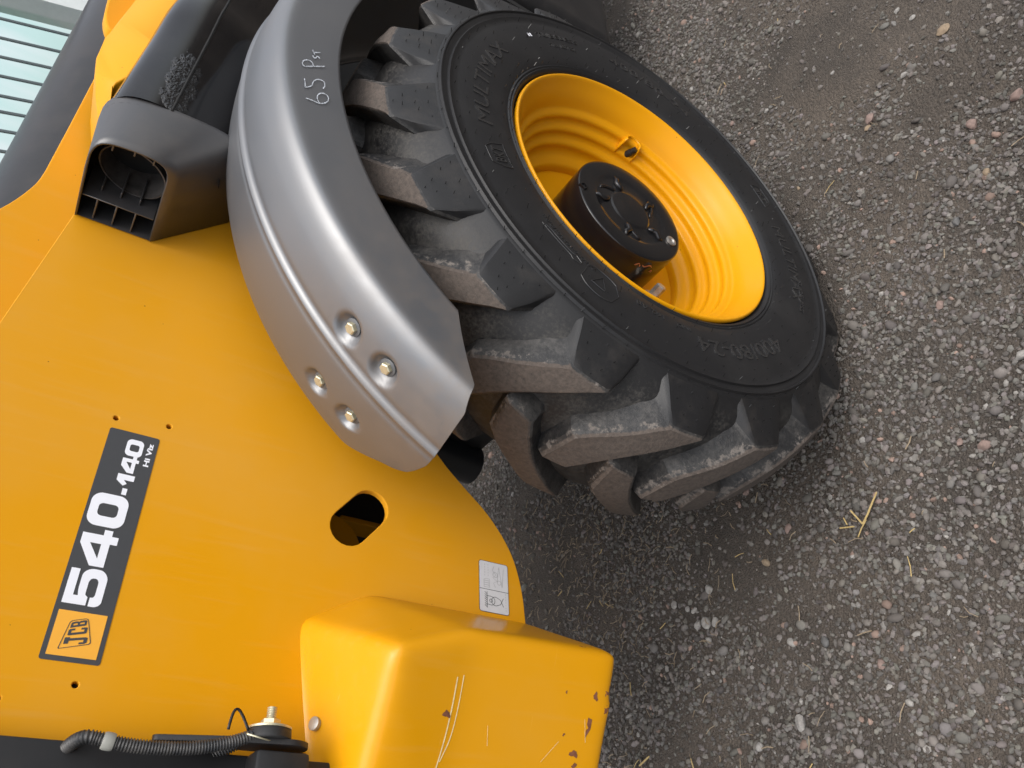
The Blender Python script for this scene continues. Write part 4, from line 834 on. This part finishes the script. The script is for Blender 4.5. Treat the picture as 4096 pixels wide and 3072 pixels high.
# ---------------------------------------------------------------- straw
STRAW = simple('dry_straw', (.46, .34, .14), .65, 0, .3, 150, (.26, .18, .08)); STRAW2 = simple('weathered_straw', (.26, .20, .13), .75, 0, .3, 150, (.14, .11, .08))
def straw(pts, r, mat, label, group=None):
    P3 = [(x, y, gz(x, y) + h_) for x, y, h_ in pts]; P3 = [tuple(a) for a in resample(chaikin(P3, 1), 7)] if len(pts) < 3 else P3
    V, F = tube(P3, [r * .9] + [r] * (len(P3) - 2) + [r * .7], 6); return mesh_obj('straw_stalk', V, F, mat, smooth=True, label=label, cat='straw', group=group)
zb = gz(-.567, .128) + .008
V, F = merge([tube([(-.531, .141, gz(-.531, .141) + .014), (-.549, .1345, zb + .003), (-.567, .128, zb)], .0019, 7), tube([(-.567, .128, zb), (-.555, .108, zb + .004), (-.540, .088, zb + .009), (-.525, .066, zb + .015)], [.0019, .0021, .0021, .0017], 7)])
mesh_obj('straw_stalk', V, F, STRAW, label='longest straw stalk, bent into a V, right of the tyre bottom', cat='straw')
straw([(-.551, .184, .008), (-.563, .149, .008)], .0018, STRAW, 'short straw stalk lying just left of the bent V stalk'); straw([(-.535, .167, .008), (-.553, .164, .008)], .0015, STRAW, 'tiny straw stalk pointing at the bent V stalk')
straw([(-.892, .912, .012), (-.878, .870, .012)], .0024, STRAW, 'thick straw stalk at the bottom edge beside the counterweight')
SP = []
def straw_at(x, y, L, a, r, mat, label, group):
    h0, h1 = random.uniform(.005, .012), random.uniform(.005, .014); bend = random.uniform(-.25, .25)
    m_ = (x + L / 2 * math.cos(a) + L * bend * .2, y + L / 2 * math.sin(a), (h0 + h1) / 2)
    straw([(x, y, h0), m_, (x + L * math.cos(a + bend), y + L * math.sin(a + bend), h1)], r, mat, label, group)
n_ = 0
while n_ < 80:
    x, y = random.uniform(-1.2, 1.2), random.uniform(-.7, 1.45)
    if not in_view(np.array([x]), np.array([y]))[0] or (abs(x) < .2 and .0 < y < .36): continue
    if random.random() > (.95 if x < -.3 else .35): continue
    fresh = random.random() < .55
    straw_at(x, y, random.uniform(.012, .042), random.uniform(0, 6.28), random.uniform(.0008, .0016), STRAW if fresh else STRAW2, ('short golden straw stalk ' if fresh else 'weathered brown straw stalk ') + place(x, y), 'golden straw on the gravel' if fresh else 'weathered straw on the gravel'); n_ += 1
parts = []
for k in range(1000):      # fine chaff, thickest below the panel beside the counterweight
    if k < 760: x, y = random.gauss(-.25, .28), random.gauss(1.02, .28)
    elif k < 880: x, y = random.uniform(-1.2, 1.2), random.uniform(-.5, 1.5)
    else: continue
    if not in_view(np.array([x]), np.array([y]))[0] or (abs(x) < .2 and .0 < y < .36): continue
    L = random.uniform(.008, .035); a = random.uniform(0, 6.28); z0 = gz(x, y) + random.uniform(.004, .010); r = random.uniform(.0006, .0014)
    parts.append(tube([(x, y, z0), (x + L * .5 * math.cos(a), y + L * .5 * math.sin(a), z0 + random.uniform(0, .005)), (x + L * math.cos(a + .2), y + L * math.sin(a + .2), z0 + random.uniform(-.002, .006))], r, 4))
V, F = merge(parts); mesh_obj('straw_chaff', V, F, STRAW2, smooth=False, kind='stuff', label='fine straw chaff strewn under the machine', cat='chaff')
